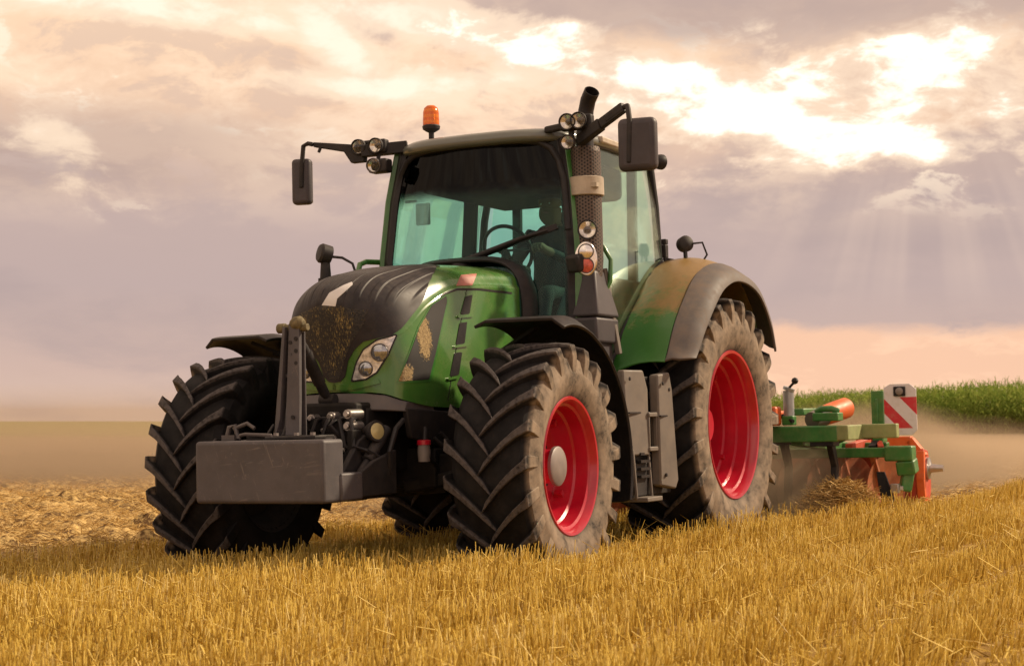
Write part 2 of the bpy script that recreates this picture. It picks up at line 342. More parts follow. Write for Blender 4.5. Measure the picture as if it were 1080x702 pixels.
# ---------------------------------------------------------------- mesh builder
class MB:
    def __init__(s): s.v = []; s.f = []; s.mi = []
    def add(s, vs, fs, mi=0):
        o = len(s.v); s.v += [tuple(map(float, q)) for q in vs]; s.f += [tuple(i + o for i in f) for f in fs]; s.mi += [mi] * len(fs); return s
    def box(s, c, size, rot=None, mi=0, taper=None):
        hx, hy, hz = [q / 2 for q in size]
        P = [Vector((sx * hx, sy * hy, sz * hz)) for sz in (-1, 1) for sx, sy in ((-1, -1), (1, -1), (1, 1), (-1, 1))]
        if taper:
            for p in P[4:]: p.x *= taper[0]; p.y *= taper[1]
        if rot is not None:
            from mathutils import Euler
            e = Euler(rot).to_matrix(); P = [e @ p for p in P]
        P = [p + Vector(c) for p in P]
        return s.add(P, [(3, 2, 1, 0), (4, 5, 6, 7), (0, 1, 5, 4), (1, 2, 6, 5), (2, 3, 7, 6), (3, 0, 4, 7)], mi)
    def bar(s, a, b, w, h=None, up=(0, 0, 1), mi=0):
        a, b = Vector(a), Vector(b); h = h or w; d = (b - a).normalized(); u = Vector(up)
        if abs(d.dot(u)) > .98: u = Vector((1, 0, 0))
        sx = d.cross(u).normalized(); sz = sx.cross(d)
        P = [q + sx * (i * w / 2) + sz * (j * h / 2) for q in (a, b) for i, j in ((-1, -1), (1, -1), (1, 1), (-1, 1))]
        return s.add(P, [(3, 2, 1, 0), (4, 5, 6, 7), (0, 1, 5, 4), (1, 2, 6, 5), (2, 3, 7, 6), (3, 0, 4, 7)], mi)
    def tube(s, path, rad, n=12, mi=0, caps=True):
        path = [Vector(p) for p in path]; k = len(path)
        rad = rad if isinstance(rad, (list, tuple)) else [rad] * k
        T = [(path[min(i + 1, k - 1)] - path[max(i - 1, 0)]).normalized() for i in range(k)]
        u = T[0].orthogonal().normalized(); vs = []
        for i in range(k):
            u = (u - T[i] * u.dot(T[i])).normalized(); w = T[i].cross(u)
            for j in range(n):
                a = 2 * math.pi * j / n; vs.append(path[i] + (u * math.cos(a) + w * math.sin(a)) * rad[i])
        fs = [(i * n + j, i * n + (j + 1) % n, (i + 1) * n + (j + 1) % n, (i + 1) * n + j) for i in range(k - 1) for j in range(n)]
        if caps: fs += [tuple(range(n))[::-1], tuple((k - 1) * n + j for j in range(n))]
        return s.add(vs, fs, mi)
    def lathe(s, prof, c=(0, 0, 0), axis=(0, 0, 1), n=32, mi=0, close=False, caps=True):
        """prof: (along axis, radius)"""
        ax = Vector(axis).normalized(); u = ax.orthogonal().normalized(); w = ax.cross(u); c = Vector(c); vs = []
        for h, r in prof:
            for j in range(n):
                a = 2 * math.pi * j / n; vs.append(c + ax * h + (u * math.cos(a) + w * math.sin(a)) * r)
        k = len(prof)
        fs = [(i * n + j, i * n + (j + 1) % n, (i + 1) * n + (j + 1) % n, (i + 1) * n + j) for i in range(k - 1) for j in range(n)]
        if close: fs += [((k - 1) * n + j, (k - 1) * n + (j + 1) % n, (j + 1) % n, j) for j in range(n)]
        elif caps:
            if prof[0][1] > 1e-4: fs.append(tuple(range(n))[::-1])
            if prof[-1][1] > 1e-4: fs.append(tuple((k - 1) * n + j for j in range(n)))
        return s.add(vs, fs, mi)
    def prism(s, poly, vec, mi=0):
        n = len(poly); v = Vector(vec); P = [Vector(p) for p in poly] + [Vector(p) + v for p in poly]
        return s.add(P, [tuple(range(n))[::-1], tuple(range(n, 2 * n))] + [(i, (i + 1) % n, n + (i + 1) % n, n + i) for i in range(n)], mi)
    def sheet(s, rows, thick=0.0, nrm=None, mi=0):
        """rows: grid of points; with thick, closed slab offset along -normal"""
        a = np.array(rows, float); nr, nc = a.shape[:2]
        if thick:
            du = np.gradient(a, axis=0); dv = np.gradient(a, axis=1); n = np.cross(du, dv); n /= np.linalg.norm(n, axis=2, keepdims=True) + 1e-12
            if nrm is not None and (n.reshape(-1, 3).mean(0) @ np.array(nrm)) < 0: n = -n
            bk = a - n * thick
        idx = lambda i, j: i * nc + j
        fs = [(idx(i, j), idx(i, j + 1), idx(i + 1, j + 1), idx(i + 1, j)) for i in range(nr - 1) for j in range(nc - 1)]
        if not thick: return s.add(a.reshape(-1, 3), fs, mi)
        N = nr * nc; fb = [tuple(N + q for q in f[::-1]) for f in fs]
        per = [idx(0, j) for j in range(nc)] + [idx(i, nc - 1) for i in range(1, nr)] + [idx(nr - 1, j) for j in range(nc - 2, -1, -1)] + [idx(i, 0) for i in range(nr - 2, 0, -1)]
        fe = [(per[(i + 1) % len(per)], per[i], per[i] + N, per[(i + 1) % len(per)] + N) for i in range(len(per))]
        return s.add(np.concatenate([a.reshape(-1, 3), bk.reshape(-1, 3)]), fs + fb + fe, mi)
    def pieces(s, each=False):
        """groups of faces that hang together: far-apart pieces become separate parts"""
        n = len(s.v); par = list(range(n))
        def fd(i):
            while par[i] != i: par[i] = par[par[i]]; i = par[i]
            return i
        for f in s.f:
            r0 = fd(f[0])
            for q in f[1:]: par[fd(q)] = r0
        root = [fd(i) for i in range(n)]; isl = sorted(set(root)); V = np.array(s.v); root = np.array(root)
        lo = np.array([V[root == k].min(0) for k in isl]); hi = np.array([V[root == k].max(0) for k in isl]); sz = (hi - lo).max(1); m = len(isl); g = list(range(m))
        def fg(i):
            while g[i] != i: i = g[i]
            return i
        for i in range(m):
            for j in range(i):
                d_ = np.linalg.norm(np.maximum(0, np.maximum(lo[i] - hi[j], lo[j] - hi[i])))
                if d_ <= (.001 if each else max(.02, .48 * max(sz[i], sz[j]))): g[fg(i)] = fg(j)
        lab = {k: fg(i) for i, k in enumerate(isl)}; out = []
        for k in sorted(set(lab.values())):
            p = MB(); mp = {}
            for f, mi_ in zip(s.f, s.mi):
                if lab[root[f[0]]] != k: continue
                for q in f:
                    if q not in mp: mp[q] = len(p.v); p.v.append(s.v[q])
                p.f.append(tuple(mp[q] for q in f)); p.mi.append(mi_)
            out.append(p)
        return out
    def build(s, name, mats, parent=None, bevel=0.0, sharp=38, smooth=True, fixn=True, segs=2, split=True, each=False):
        if split and len(s.v) < 6000:
            P = s.pieces(each)
            if len(P) > 1:
                L = [p.build(name, mats, parent, bevel, sharp, smooth, fixn, segs, False) for p in P]
                return L[0]
        me = bpy.data.meshes.new(name); me.from_pydata(s.v, [], s.f)
        for mt in (mats if isinstance(mats, (list, tuple)) else [mats]): me.materials.append(mt)
        if len(me.materials) > 1: me.polygons.foreach_set('material_index', s.mi)
        if fixn:
            bm = bmesh.new(); bm.from_mesh(me); bmesh.ops.recalc_face_normals(bm, faces=bm.faces[:]); bm.to_mesh(me); bm.free()
        if smooth:
            me.polygons.foreach_set('use_smooth', [True] * len(me.polygons)); me.set_sharp_from_angle(angle=R(sharp))
        o = bpy.data.objects.new(name, me); COL.objects.link(o)
        if parent is not None: o.parent = parent
        if bevel > 0:
            b = o.modifiers.new('bevel', 'BEVEL'); b.width = bevel; b.segments = segs; b.limit_method = 'ANGLE'; b.angle_limit = R(40); b.harden_normals = False
        return o
def empty(name, parent=None, loc=(0, 0, 0), size=.3):
    o = bpy.data.objects.new(name, None); o.empty_display_size = size; COL.objects.link(o); o.location = loc
    if parent is not None: o.parent = parent
    return o
def thing(o, label, cat, group=None, kind=None):
    o['label'] = label; o['category'] = cat
    if group: o['group'] = group
    if kind: o['kind'] = kind
    return o
def bigmesh(name, V, quads, mat, tris=None):
    """fast mesh from numpy arrays"""
    me = bpy.data.meshes.new(name); nv = len(V); nq = len(quads)
    me.vertices.add(nv); me.vertices.foreach_set('co', np.asarray(V, np.float32).ravel())
    k = quads.shape[1]
    me.loops.add(nq * k); me.loops.foreach_set('vertex_index', quads.astype(np.int32).ravel())
    me.polygons.add(nq); me.polygons.foreach_set('loop_start', np.arange(0, nq * k, k, dtype=np.int32))
    me.update(calc_edges=True); me.validate()
    me.materials.append(mat)
    o = bpy.data.objects.new(name, me); COL.objects.link(o); return o
def proj(V):
    d = np.asarray(V, float) - CAM; z = d @ CF
    return np.stack([W0 / 2 + FPX * (d @ CR) / z, H0 / 2 - FPX * (d @ CU) / z], -1)
def bp(px, py, ax, val):
    dd = CF + CR * (px - W0 / 2) / FPX - CU * (py - H0 / 2) / FPX; i = 'XYZ'.index(ax)
    return CAM + dd * ((val - CAM[i]) / dd[i])
# ================================================================ TRACTOR
TR = empty('tractor', size=1.0); TR.matrix_world = TM
thing(TR, 'green farm tractor with red wheel rims and grey ballast block, driving over the stubble', 'tractor')
F_R, F_RIM, F_Y, F_W = .735, .402, 1.335, .53
B_X, B_R, B_RIM, B_Y, B_W = -2.837, .945, .538, 1.345, .66

def tyre_mesh(R_, rim, W, nl, lh, side, seed):
    """agricultural tyre: carcass of revolution plus two rows of slanted lugs; axis = local Y, outer side = side*Y"""
    mb = MB(); Rc = R_ - lh; h = Rc - rim
    half = [(.0, Rc), (.22 * W, Rc - .004), (.38 * W, Rc - .018), (.455 * W, Rc - .055), (.49 * W, Rc - .13 * 1.0), (.50 * W, rim + .50 * h), (.475 * W, rim + .24 * h), (.43 * W, rim + .06 * h), (.405 * W, rim - .005)]
    prof = [(-a, r) for a, r in half[::-1]] + half[1:]
    mb.lathe([(a, r) for a, r in prof] + [(.38 * W, rim - .02), (-.38 * W, rim - .02)], axis=(0, 1, 0), n=72, close=True)
    carc = lambda a: float(np.interp(abs(a), [q[0] for q in half[:6]], [q[1] for q in half[:6]]))
    for s_ in (1, -1):
        for k in range(nl):
            p0 = 2 * math.pi * (k + (.5 if s_ < 0 else 0)) / nl + seed
            # path from deep on the sidewall over the shoulder to just past the centre line
            pts = []
            for a, dphi, rb, rt in ((.492 * W, .015, rim + .46 * h, rim + .52 * h), (.505 * W, .012, rim + .66 * h, rim + .80 * h + .012),
                                    (.500 * W, .008, Rc - .09, R_ - .055), (.485 * W, 0.0, Rc - .06, R_ - .016),
                                    (.40 * W, -.045, None, R_ - .006), (.29 * W, -.105, None, R_), (.17 * W, -.18, None, R_ + .002), (.06 * W, -.262, None, R_ + .002), (-.035 * W, -.335, None, R_)):
                rb = rb if rb is not None else carc(a) - .012
                pts.append((a * s_, p0 + dphi * (1.05 if W < .6 else .92), rb, rt))
            vs = []; n = len(pts)
            for i, (a, ph, rb, rt) in enumerate(pts):
                wb = .052 if i > 3 else .048; wt_ = .041 if i > 3 else .038
                if i == n - 1: wb, wt_ = .050, .038
                for dr, w_, ab in ((rb, -wb, .80), (rt, -wt_, 1), (rt, wt_, 1), (rb, wb, .80)):
                    # width offset along the tyre's circumference, skewed a little across for the slanted bar
                    p_ = ph + w_ / R_; aa = a * ab + w_ * .55 * s_ if i > 3 and ab == 1 else (a + w_ * .55 * s_ if i > 3 else a * (ab if i < 3 else .92 if ab < 1 else 1))
                    vs.append((dr * math.cos(p_), aa, dr * math.sin(p_)))
            fs = []
            for i in range(n - 1):
                for j in range(4): fs.append((i * 4 + j, i * 4 + (j + 1) % 4, i * 4 + 4 + (j + 1) % 4, i * 4 + 4 + j))
            fs += [(0, 1, 2, 3), tuple((n - 1) * 4 + j for j in (3, 2, 1, 0))]
            mb.add(vs, fs)
    mb.v = [(x, y * side, z) for x, y, z in mb.v]
    return mb
TM_F = {k: tyre_mat('steering_tyre_rubber', F_RIM, F_R, F_W / 2, k) for k in (1, -1)}; TM_B = {k: tyre_mat('drive_tyre_rubber', B_RIM, B_R, B_W / 2, k) for k in (1, -1)}
def wheel(loc, R_, rim, W, nl, lh, side, tm, steer, seed, front):
    w = empty('wheel', TR, loc); w.rotation_euler = (0, 0, steer)
    t = tyre_mesh(R_, rim, W, nl, lh, side, seed).build('tyre', tm, w, sharp=32)
    bv = t.modifiers.new('bevel', 'BEVEL'); bv.width = .011; bv.segments = 2; bv.limit_method = 'ANGLE'; bv.angle_limit = R(35)
    o = W / 2
    mb = MB()
    if front:
        prof = [(.40, rim - .012), (.425, rim + .012), (.44, rim + .006), (.435, rim - .008), (.40, rim - .020), (.36, rim - .028), (.345, rim - .045), (.20, rim - .052), (.18, rim - .068), (.02, rim - .085), (-.02, rim - .095), (-.06, .20), (-.05, .15), (-.05, .02)]
    else:
        prof = [(.40, rim - .012), (.425, rim + .014), (.44, rim + .008), (.435, rim - .010), (.395, rim - .024), (.34, rim - .03), (.325, rim - .048), (.21, rim - .056), (.195, rim - .08), (.07, rim - .088), (.055, rim - .11), (-.08, rim - .12), (-.10, .30), (-.06, .22), (-.06, .02)]
    mb.lathe([(a * W * side, r) for a, r in prof], axis=(0, 1, 0), n=72, caps=False)
    ib = MB(); ib.lathe([(-.10 * W * side, rim - .1), (-.36 * W * side, rim - .03), (-.43 * W * side, rim + .008)], axis=(0, 1, 0), n=48, caps=False); ib.lathe([(-.11 * W * side, .05), (-.13 * W * side, .20), (-.12 * W * side, rim - .1)], axis=(0, 1, 0), n=48, caps=False); ib.build('inner_barrel', DARK, w, sharp=30)  # inner side coloured dark, not red, so its shade is in the colour
    for k in range(4):                                           # valve / clamp lugs on the barrel
        a = k * math.pi / 2 + .6
        mb.box(((rim - .09) * math.cos(a), .06 * W * side, (rim - .09) * math.sin(a)), (.05, .05, .03), rot=(0, -a, 0))
    mb.build('rim', RED, w, sharp=30)
    hb = MB()
    if front:
        hb.lathe([(side * .225 * W, .100), (side * .235 * W, .118), (side * (.27 * W), .118), (side * (.285 * W), .108), (side * .288 * W, .02)], axis=(0, 1, 0), n=32)
    else:
        hb.lathe([(side * (-.06 * W), .20), (side * .04 * W, .19), (side * .06 * W, .15), (side * .12 * W, .12), (side * .12 * W, .02)], axis=(0, 1, 0), n=32)
    h_ = hb.build('hub', HUBG if front else RED, w)
    if front:
        hb = MB(); hb.lathe([(side * (-.06 * W), .15), (side * .0 * W, .150), (side * (.06 * W), .105), (side * .226 * W, .098)], axis=(0, 1, 0), n=32); hb.build('planetary_housing', RED, w)
    nb = MB()
    for k in range(10):
        a = 2 * math.pi * k / 10; rr_ = .185 if front else .25
        nb.lathe([(side * (-.06 * W), .016), (side * (-.06 * W + .03), .016)], c=(rr_ * math.cos(a), 0, rr_ * math.sin(a)), axis=(0, 1, 0), n=6)
    nb.build('wheel_nut', DARK, w, each=True)
    return w
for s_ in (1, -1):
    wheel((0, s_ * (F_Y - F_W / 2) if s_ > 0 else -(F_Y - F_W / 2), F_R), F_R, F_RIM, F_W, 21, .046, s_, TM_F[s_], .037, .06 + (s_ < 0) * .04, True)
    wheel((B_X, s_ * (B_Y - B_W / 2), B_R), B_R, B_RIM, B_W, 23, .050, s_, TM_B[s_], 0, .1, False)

# ---------------------------------------------------------------- bonnet: spline surface over measured stations
ST = [  # stations rear to nose, half section bottom -> side -> crease -> shoulder -> top -> centre (x, y, z)
 [(-1.02, .45, 1.12), (-1.02, .465, 1.50), (-1.02, .462, 1.89), (-1.02, .405, 1.995), (-1.02, .22, 2.05), (-1.02, 0, 2.06)],
 [(-.55, .455, 1.10), (-.55, .472, 1.50), (-.55, .467, 1.875), (-.55, .40, 1.975), (-.55, .22, 2.03), (-.55, 0, 2.04)],
 [(-.12, .46, 1.10), (-.12, .475, 1.48), (-.12, .465, 1.835), (-.12, .385, 1.935), (-.12, .21, 1.995), (-.12, 0, 2.005)],
 [(.20, .465, 1.11), (.20, .472, 1.43), (.19, .452, 1.72), (.17, .365, 1.865), (.16, .20, 1.945), (.15, 0, 1.958)],
 [(.42, .425, 1.145), (.41, .438, 1.38), (.41, .418, 1.56), (.395, .34, 1.785), (.38, .185, 1.895), (.37, 0, 1.915)],
 [(.495, .33, 1.185), (.49, .345, 1.36), (.505, .33, 1.52), (.525, .275, 1.705), (.53, .155, 1.82), (.53, 0, 1.845)],
 [(.52, .205, 1.20), (.525, .21, 1.34), (.55, .20, 1.49), (.58, .17, 1.645), (.598, .105, 1.745), (.60, 0, 1.775)],
 [(.528, .09, 1.205), (.538, .09, 1.33), (.563, .09, 1.47), (.592, .08, 1.60), (.610, .05, 1.69), (.614, 0, 1.712)],
 [(.530, 0, 1.205), (.541, 0, 1.33), (.566, 0, 1.466), (.594, 0, 1.585), (.610, 0, 1.665), (.614, 0, 1.685)]]
A = np.array(ST)
A = np.concatenate([A[:, :2], A[:, 2:3] + .13 * (A[:, 1:2] - A[:, 2:3]), A[:, 2:3], A[:, 2:3] + .22 * (A[:, 3:4] - A[:, 2:3]), A[:, 3:]], 1)     # hold the side crease tight
def crom(P, t):
    """Catmull-Rom through rows of P at parameters t (0..n-1), end-clamped"""
    n = len(P); i = np.clip(np.floor(t).astype(int), 0, n - 2); f = (t - i)[(...,) + (None,) * (P.ndim - 1)]
    Pm = np.concatenate([2 * P[:1] - P[1:2], P, 2 * P[-1:] - P[-2:-1]]); a, b, c, d_ = Pm[i], Pm[i + 1], Pm[i + 2], Pm[i + 3]
    cr = .5 * ((2 * b) + (c - a) * f + (2 * a - 5 * b + 4 * c - d_) * f ** 2 + (3 * b - a - 3 * c + d_) * f ** 3)
    return cr
full = np.concatenate([A, (A * np.array([1, -1, 1]))[:, -2::-1]], 1)         # left side, centre, right side
NU, NV = 280, 240
G = crom(full, np.linspace(0, len(full) - 1, NU)); G = np.swapaxes(crom(np.swapaxes(G, 0, 1), np.linspace(0, full.shape[1] - 1, NV + 1)), 0, 1)
HN = np.cross(np.gradient(G, axis=0), np.gradient(G, axis=1)); HN /= np.linalg.norm(HN, axis=2, keepdims=True) + 1e-9
if HN[80, 120, 2] < 0: HN = -HN
HN[-1] = HN[-3]; HN[-1, :, 1] = 0
HV = G.reshape(-1, 3); HNr = HN.reshape(-1, 3)
_id = np.arange(NU * (NV + 1)).reshape(NU, NV + 1)
HQ = np.stack([_id[:-1, :-1], _id[:-1, 1:], _id[1:, 1:], _id[1:, :-1]], -1).reshape(-1, 4)
HT = np.concatenate([HQ[:, [0, 1, 2]], HQ[:, [0, 2, 3]]])
hb = MB(); hb.add(HV, [tuple(q) for q in HQ])
HOOD = hb.build('bonnet', GREEN, TR, sharp=60, fixn=False)
bm = bmesh.new(); bm.from_mesh(HOOD.data); bmesh.ops.remove_doubles(bm, verts=bm.verts[:], dist=1e-4); bmesh.ops.recalc_face_normals(bm, faces=bm.faces[:]); bm.to_mesh(HOOD.data); bm.free()
PXH = proj(HV); FACING = ((HNr * (CAM - HV)).sum(1) > 0) & (HV[:, 1] > -.02)
def poly_sd(P, poly):
    """signed distance, positive inside"""
    poly = np.array(poly, float); n = len(poly); dmin = np.full(len(P), 1e9); ins = np.zeros(len(P), bool)
    for i in range(n):
        a, b = poly[i], poly[(i + 1) % n]; ab = b - a; ap = P - a
        t = np.clip((ap @ ab) / (ab @ ab + 1e-12), 0, 1); dmin = np.minimum(dmin, np.linalg.norm(ap - t[:, None] * ab, axis=1))
        c1 = (a[1] > P[:, 1]) != (b[1] > P[:, 1]); xi = a[0] + (P[:, 1] - a[1]) * (b[0] - a[0]) / (b[1] - a[1] + 1e-12); ins ^= c1 & (P[:, 0] < xi)
    return np.where(ins, dmin, -dmin)
def line_sd(P, pts, w):
    dmin = np.full(len(P), 1e9)
    for a, b in zip(np.array(pts[:-1], float), np.array(pts[1:], float)):
        ab = b - a; ap = P - a; t = np.clip((ap @ ab) / (ab @ ab), 0, 1); dmin = np.minimum(dmin, np.linalg.norm(ap - t[:, None] * ab, axis=1))
    return w - dmin
def patch(name, field, mat, off, parent, depth=.003, mirror=False, facing=True):
    """a panel lying on the bonnet: cut the surface where field > 0, lift it by off and close its edges"""
    s = np.array(field, float)
    if facing: s = np.where(FACING, s, -abs(s) - .5)
    mb = MB(); key = {}; vs = []; ns = []
    def vert(i):
        if ('v', i) not in key: key[('v', i)] = len(vs); vs.append(HV[i]); ns.append(HNr[i])
        return key[('v', i)]
    def cutv(i, j):
        k = ('e', min(i, j), max(i, j))
        if k not in key:
            t = s[i] / (s[i] - s[j]); key[k] = len(vs); vs.append(HV[i] + (HV[j] - HV[i]) * t); ns.append(HNr[i] + (HNr[j] - HNr[i]) * t)
        return key[k]
    polys = []
    for q in (HQ if False else HT[(s[HT] > 0).any(1)]):
        out = []
        for a in range(3):
            i, j = int(q[a]), int(q[(a + 1) % 3])
            if s[i] > 0: out.append(vert(i))
            if (s[i] > 0) != (s[j] > 0): out.append(cutv(i, j))
        if len(out) >= 3: polys.append(tuple(out))
    if not polys: print('EMPTY PATCH', name); return None
    V = np.array(vs); N = np.array(ns); N /= np.linalg.norm(N, axis=1, keepdims=True) + 1e-9
    top = V + N * off; bot = V - N * depth; n = len(V); cnt = {}
    for p in polys:
        for a in range(len(p)):
            e = (p[a], p[(a + 1) % len(p)]); cnt[e] = cnt.get(e, 0) + 1
    edge = [(a_, b_) for a_, b_ in cnt if (b_, a_) not in cnt]; rim_ = sorted({q for e in edge for q in e}); low = {q: n + k for k, q in enumerate(rim_)}
    side = [(b_, a_, low[a_], low[b_]) for a_, b_ in edge]
    P2 = np.concatenate([top, bot[rim_]])
    if mirror: P2 = P2 * np.array([1, -1, 1])
    mb.add(P2, polys + side)
    o = mb.build(name, mat, parent, sharp=50, fixn=False, split=False)
    bm = bmesh.new(); bm.from_mesh(o.data); bmesh.ops.remove_doubles(bm, verts=bm.verts[:], dist=2e-5); bmesh.ops.recalc_face_normals(bm, faces=bm.faces[:]); bm.to_mesh(o.data); bm.free()
    # outward-facing check
    me = o.data; c = sum((p.normal.dot(Vector(N[0] if not mirror else N[0] * np.array([1, -1, 1]))) for p in list(me.polygons)[:1]), 0)
    if c < 0: me.flip_normals()
    return o
# black cap over nose and top: above a boundary that climbs from the chin round the lamps to the top
phi = np.degrees(np.arctan2(np.abs(HV[:, 1]), HV[:, 0] + .25))
zb = np.interp(phi, [0, 3, 5.5, 7.5, 11, 15, 22, 27, 31, 36, 42, 50, 58, 70, 90], [1.262, 1.268, 1.30, 1.39, 1.455, 1.50, 1.52, 1.535, 1.575, 1.655, 1.735, 1.865, 1.925, 1.965, 2.00])
capf = np.minimum(HV[:, 2] - zb, (HV[:, 0] + .30 + .0 * HV[:, 1]) * 1.0)
CAPO = patch('bonnet_cap', capf, CAPR, .006, HOOD, facing=False)
# radiator grille in the nose
gw = np.interp(HV[:, 2], [1.28, 1.33, 1.42, 1.50, 1.60, 1.715], [.03, .06, .095, .145, .225, .262])
grf = np.minimum(np.minimum((gw - np.abs(HV[:, 1])), (HV[:, 2] - 1.285)), np.minimum(1.735 - HV[:, 2] - .22 * np.abs(HV[:, 1]), HV[:, 0] - .40))
patch('grille', grf, GRILLE, .0078, HOOD, facing=False)
HL = [(417, 354), (398, 359), (384, 369), (377, 382), (372, 401), (386, 399), (397, 392), (409, 373)]
for mir in (False, True):
    trim = patch('headlight_trim', poly_sd(PXH, HL) + 1.7, BLACK, .0045, HOOD, mirror=mir)
    lamp = patch('headlight', poly_sd(PXH, HL), CLEAR, .007, TR, mirror=mir)
    sgn = -1 if mir else 1
    for (px, py, rr) in ((401, 372, .054), (386, 388, .046)):
        i = np.argmin(np.linalg.norm(PXH - [px, py], axis=1) + (~FACING) * 1e4); P = HV[i] * np.array([1, sgn, 1]); N = HNr[i] * np.array([1, sgn, 1])
        mbl = MB(); mbl.lathe([(-.01, rr), (.012, rr), (.018, rr * .93), (.012, rr * .85), (.004, rr * .5), (.010, rr * .3), (.016, .001)], c=P, axis=N, n=28)
        mbl.build('lamp_bulb', [GREY], lamp)
        m2 = MB(); m2.lathe([(.013, rr * .86), (.019, rr * .6), (.023, rr * .3), (.024, .001)], c=P, axis=N, n=28)
        m2.build('lamp_glass', PROJ, lamp)
    patch('side_screen_frame', poly_sd(PXH, [(471, 310), (455, 320), (441, 344), (429, 377), (418, 404), (454, 402), (461, 372), (468, 335), (472, 318)]) + .2, CABGREEN, .003, HOOD, mirror=mir)
    patch('side_screen', poly_sd(PXH, [(470, 312), (455, 322), (442, 345), (430, 378), (420, 402), (452, 400), (459, 372), (467, 335), (471, 318)]), VENT, .005, HOOD, mirror=mir)
    for sl in ([(490.5, 312.7), (498, 310.6), (494.8, 331), (485, 332)], [(484.5, 340.5), (492.3, 339.4), (489.5, 362), (480.4, 363)], [(479, 372), (487, 371), (483.5, 395), (474, 397)]):
        v = patch('vent_slot', poly_sd(PXH, sl), BLACK, .004, HOOD, mirror=mir)
        e0, e1 = sl[3], sl[2]
        patch('vent_slot_lip', line_sd(PXH, [(e0[0] - 2, e0[1] + 2), (e1[0] + 2, e1[1] + 1.5)], 1.6), GREEN, .012, HOOD, mirror=mir)
    patch('panel_groove', line_sd(PXH, [(446, 372), (452, 340), (459, 322), (468, 310), (482, 305), (505, 305), (539, 309)], 1.1), BLACK, .0022, HOOD, mirror=mir)
    patch('panel_groove', line_sd(PXH, [(472, 424), (481, 368), (492, 306)], .5), BLACK, .0018, HOOD, mirror=mir)
    patch('red_patch', poly_sd(PXH, [(486, 290), (503, 288.5), (498, 301), (481, 301.5)]), PINK, .0022, HOOD, mirror=mir)  # small pinkish red patch on the bonnet's upper band
    patch('chin_bar', np.minimum(poly_sd(PXH, [(352, 404.5), (372, 405.5), (399, 399), (402, 404), (372, 411), (352, 411)]), 9), GREEN, .012, HOOD, mirror=mir)
patch('white_emblem', poly_sd(PXH, [(371, 299), (362, 302.5), (348, 310), (341, 321), (354, 322), (356, 315), (371, 301.5)]) + 0, WHITE, .0075, HOOD, facing=False) if False else None
PXC = np.where(np.abs(HV[:, 1:2]) > .34, 1e5, PXH)
EMB = patch('white_emblem', np.where((HNr * (CAM - HV)).sum(1) > 0, poly_sd(PXC, [(372, 298), (362, 302), (348, 309.5), (340, 322), (354.5, 323), (356, 315.5), (372, 301)]), -5), WHITE, .0085, HOOD, facing=False)

# ---------------------------------------------------------------- chassis, axles, front hitch
c = MB()
c.box((-.25, 0, .93), (1.9, .50, .42)); c.box((-1.7, 0, .88), (1.6, .62, .55)); c.box((-2.75, 0, .95), (.75, .62, .62))
c.box((.42, 0, 1.02), (.35, .52, .18)); c.box((-.2, 0, .70), (1.2, .30, .18))
c.box((-.55, .33, 1.03), (.5, .22, .20)); c.box((-.55, -.33, 1.03), (.5, .22, .20))
c.build('chassis', UNDER, TR, bevel=.02)
c = MB()
c.box((0, 0, .735), (.26, .9, .24)); c.bar((0, -.78, .735), (0, .78, .735), .16, .17)
for s_ in (1, -1):
    c.lathe([(-.02, .16), (.10, .19), (.22, .17)], c=(0, .70 * s_, .735), axis=(0, s_, 0), n=24); c.bar((-.12, .1 * s_, .80), (-.12, .72 * s_, .78), .05)
    c.bar((.10, .22 * s_, .62), (.02, .66 * s_, .70), .10, .08)
c.build('steering_axle', UNDER, TR, bevel=.012)
c = MB()
for s_ in (1, -1): c.lathe([(.2, .26), (.5, .22), (.8, .17), (.98, .17)], c=(B_X, 0, B_R), axis=(0, s_, 0), n=24)
c.build('drive_axle', UNDER, TR)
c = MB()   # bumper / hitch carrier below the nose
c.sheet([[(.16, -.46, 1.13), (.42, -.43, 1.14), (.50, -.33, 1.18), (.525, -.2, 1.195), (.535, 0, 1.20), (.525, .2, 1.195), (.50, .33, 1.18), (.42, .43, 1.14), (.16, .46, 1.13)], [(.14, -.46, 1.07), (.44, -.43, 1.08), (.53, -.33, 1.09), (.56, -.2, 1.095), (.57, 0, 1.10), (.56, .2, 1.095), (.53, .33, 1.09), (.44, .43, 1.08), (.14, .46, 1.07)]], thick=.03)
c.build('bumper', GREY, TR, bevel=.006)
c = MB()
c.sheet([[(.44, .44, 1.10), (.2, .46, 1.09), (-.2, .46, 1.07), (-.6, .46, 1.07)], [(.36, .42, .92), (.15, .45, .88), (-.2, .45, .86), (-.6, .45, .86)]], thick=.04)
c.sheet([[(.44, -.44, 1.10), (.2, -.46, 1.09), (-.2, -.46, 1.07), (-.6, -.46, 1.07)], [(.36, -.42, .92), (.15, -.45, .88), (-.2, -.45, .86), (-.6, -.45, .86)]], thick=.04)
c.build('belly_guard', DARK, TR, bevel=.008)
c = MB()   # linkage block
c.box((.62, 0, .93), (.24, .46, .26)); c.box((.70, 0, .78), (.16, .62, .16)); c.box((.60, .0, .66), (.22, .42, .14))
for s_ in (1, -1):
    c.prism([(.55, .30 * s_, 1.02), (.80, .30 * s_, .92), (1.02, .30 * s_, .70), (1.02, .30 * s_, .60), (.60, .30 * s_, .58)], (0, .035 * s_, 0))
    c.prism([(.55, .40 * s_, .86), (.80, .40 * s_, .80), (1.04, .40 * s_, .70), (1.04, .40 * s_, .60), (.55, .40 * s_, .60)], (0, .03 * s_, 0))
    c.tube([(.56, .37 * s_, .98), (.78, .37 * s_, .80)], .035, 12); c.tube([(.78, .37 * s_, .80), (.95, .37 * s_, .66)], .02, 10)
c.build('lifting_linkage', DARK, TR, bevel=.008)
